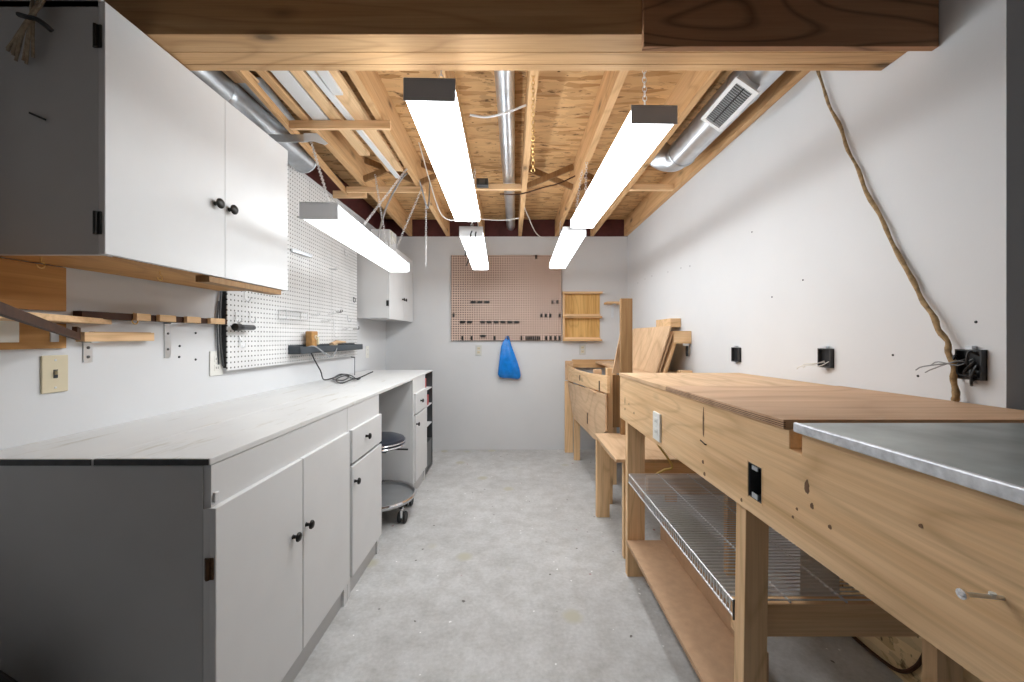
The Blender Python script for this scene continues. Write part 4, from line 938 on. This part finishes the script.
fb = thing('far_workbench', 'far plywood-sided workbench in the back right corner', 'workbench', (.85, 3.5, 0))
def fx(Y): return .55+(4.17-Y)*.055
def panel(name, pts, th, mat):                         # outline in (Y, z) on the bench's slanted front
    return MB().prism([(fx(y), y, z) for y, z in pts], (th, 0, 0)).build(name, mat, fb, bevel=.001)
panel('front_rail', [(4.17, .77), (4.17, .93), (3.80, .918), (3.3, .93), (2.72, .962), (2.72, .842)], .02, 'pineY')
panel('front_panel', [(4.17, .755), (2.757, .828), (2.757, .57), (3.07, .434), (3.885, .439)], .012, 'ply')
for pts in ([(3.59, .835), (3.59, .885), (3.56, .887), (3.56, .837)], [(2.93, .83), (2.93, .905), (2.90, .907), (2.90, .832)], [(3.30, .51), (3.30, .60), (3.27, .60), (3.27, .51)]):
    MB().prism([(fx(y)-.0015, y, z) for y, z in pts], (.002, 0, 0)).build('slot', 'stain', fb)
lumber(fb, 'leg', .526, .612, 4.20, 4.238, 0, .76, 'pineZ')
lumber(fb, 'leg', .585, .645, 3.94, 3.978, 0, .75, 'pineZ')
lumber(fb, 'leg', .677, .715, 2.905, 2.975, 0, 1.0, 'pineZ')
lumber(fb, 'leg', .805, .843, 3.29, 3.36, 0, .95, 'pineZ')
lumber(fb, 'leg', 1.12, 1.20, 2.93, 2.968, 0, .95, 'pineZ'); lumber(fb, 'leg', 1.12, 1.20, 4.15, 4.188, 0, .95, 'pineZ')
lumber(fb, 'corner_block', .526, .61, 4.18, 4.199, .775, .978, 'ply')
lumber(fb, 'back_rail', .61, 1.20, 4.25, 4.288, .90, .987, 'firX')
lumber(fb, 'end_board', .716, 1.20, 2.93, 2.95, .56, .948, 'darkwood')
lumber(fb, 'top_plank', .86, 1.215, 2.70, 4.25, .951, .972, 'ply')
lumber(fb, 'inner_block', .64, .70, 3.20, 3.26, .88, .965, 'ply')
lumber(fb, 'inner_shelf', .60, .86, 3.0, 4.2, .80, .812, 'ply')
# tall post, standing behind the tall workbench
o = block('wood_post', 'tall upright wooden post at the far end of the tall workbench', .722, .800, 2.70, 2.74, .5615, 1.494, 'darkwood', 'post')
# leaning sheets
def lean(label, xb, xt, y0, y1, z0, z1, th, skew=0, mat='plyZ'):
    o = MB().hexa([(xb, y0, z0), (xb+th, y0, z0), (xb+th, y1, z0), (xb, y1, z0), (xt, y0+skew, z1), (xt+th, y0+skew, z1), (xt+th, y1+skew, z1), (xt, y1+skew, z1)]).build('plywood_sheet', mat, loc=(xb, y0, z0), bevel=.001)
    tag(o, label, 'sheet', 'sheets leaning on the right wall')
lean('front plywood sheet of the leaning stack, showing its broad face', .973, 1.078, 2.75, 3.62, .973, 1.307, .012)
lean('second plywood sheet of the leaning stack, behind the broad one', .998, 1.096, 2.77, 3.5, .973, 1.27, .015)
lean('third pale sheet of the leaning stack, with a thick pale edge', 1.03, 1.122, 2.765, 3.4, .973, 1.235, .018, mat='pineZ')
lean('rearmost narrow sheet of the leaning stack', 1.062, 1.148, 2.806, 3.3, .973, 1.245, .016, mat='pineZ')
o = MB().hexa([(.675, 2.752, .975), (.80, 2.79, .975), (.80, 2.81, .975), (.675, 2.772, .975), (.735, 2.752, 1.27), (.80, 2.79, 1.27), (.80, 2.81, 1.27), (.735, 2.772, 1.27)]).build('plywood_offcut', 'plyZ', loc=(.74, 2.77, .975), bevel=.001)
tag(o, 'slanted plywood offcut peeking out left of the tall post', 'offcut')
# cleats on the right wall
block('wood_block', 'upper wood block fixed to the right wall above the leaning sheets', 1.145, XR-.001, 2.92, 3.22, 1.302, 1.368, 'pineX', 'block')
block('wood_block', 'lower wood block jutting from the right wall beside the leaning sheets', 1.105, XR-.001, 2.745, 2.80, 1.185, 1.272, 'pineX', 'block')
block('wood_block', 'flat wood block lying at the foot of the leaning sheets', 1.13, 1.215, 2.71, 2.76, .973, .999, 'pineX', 'block')
t = thing('clamp', 'black clamp hanging below the lower wood block on the right wall', 'clamp', (1.2, 2.77, 1.13))
MB().box(1.193, 1.209, 2.757, 2.773, 1.095, 1.168).build('grip', 'black', t, bevel=.004)
MB().box(1.17, 1.215, 2.76, 2.77, 1.168, 1.1845).build('jaw', 'steel', t, bevel=.002)

# ------------------------------------------------------------------ black bag at the lower left edge
t = thing('rubbish_bag', 'black plastic bag slumped against the grey cabinet end', 'bag', (-1.225, .86, 0))
m = MB(); rows = []; rng = random.Random(5)
prof = [(0, .13), (.05, .17), (.15, .18), (.28, .165), (.38, .13), (.45, .08), (.49, .035), (.52, .02)]
for j, (z, r) in enumerate(prof):
    rows.append([m.bm.verts.new((-1.225+.95*r*math.cos(2*PI*k/24)*(1+.10*math.sin(5*k*2*PI/24+j*.6)), .86+.75*r*math.sin(2*PI*k/24)*(1+.12*math.sin(7*k*2*PI/24+j)), z)) for k in range(24)])
for A, B in zip(rows, rows[1:]):
    for k in range(24): m.bm.faces.new([A[k], A[(k+1) % 24], B[(k+1) % 24], B[k]])
m.bm.faces.new(rows[0]); m.bm.faces.new(rows[-1])
m.build('bag_body', 'black', t, smooth=True)
MB().ring((-1.225, .86, .50), .024, .006, 'Z', 16).build('tie', 'gunmetal', t, smooth=True)
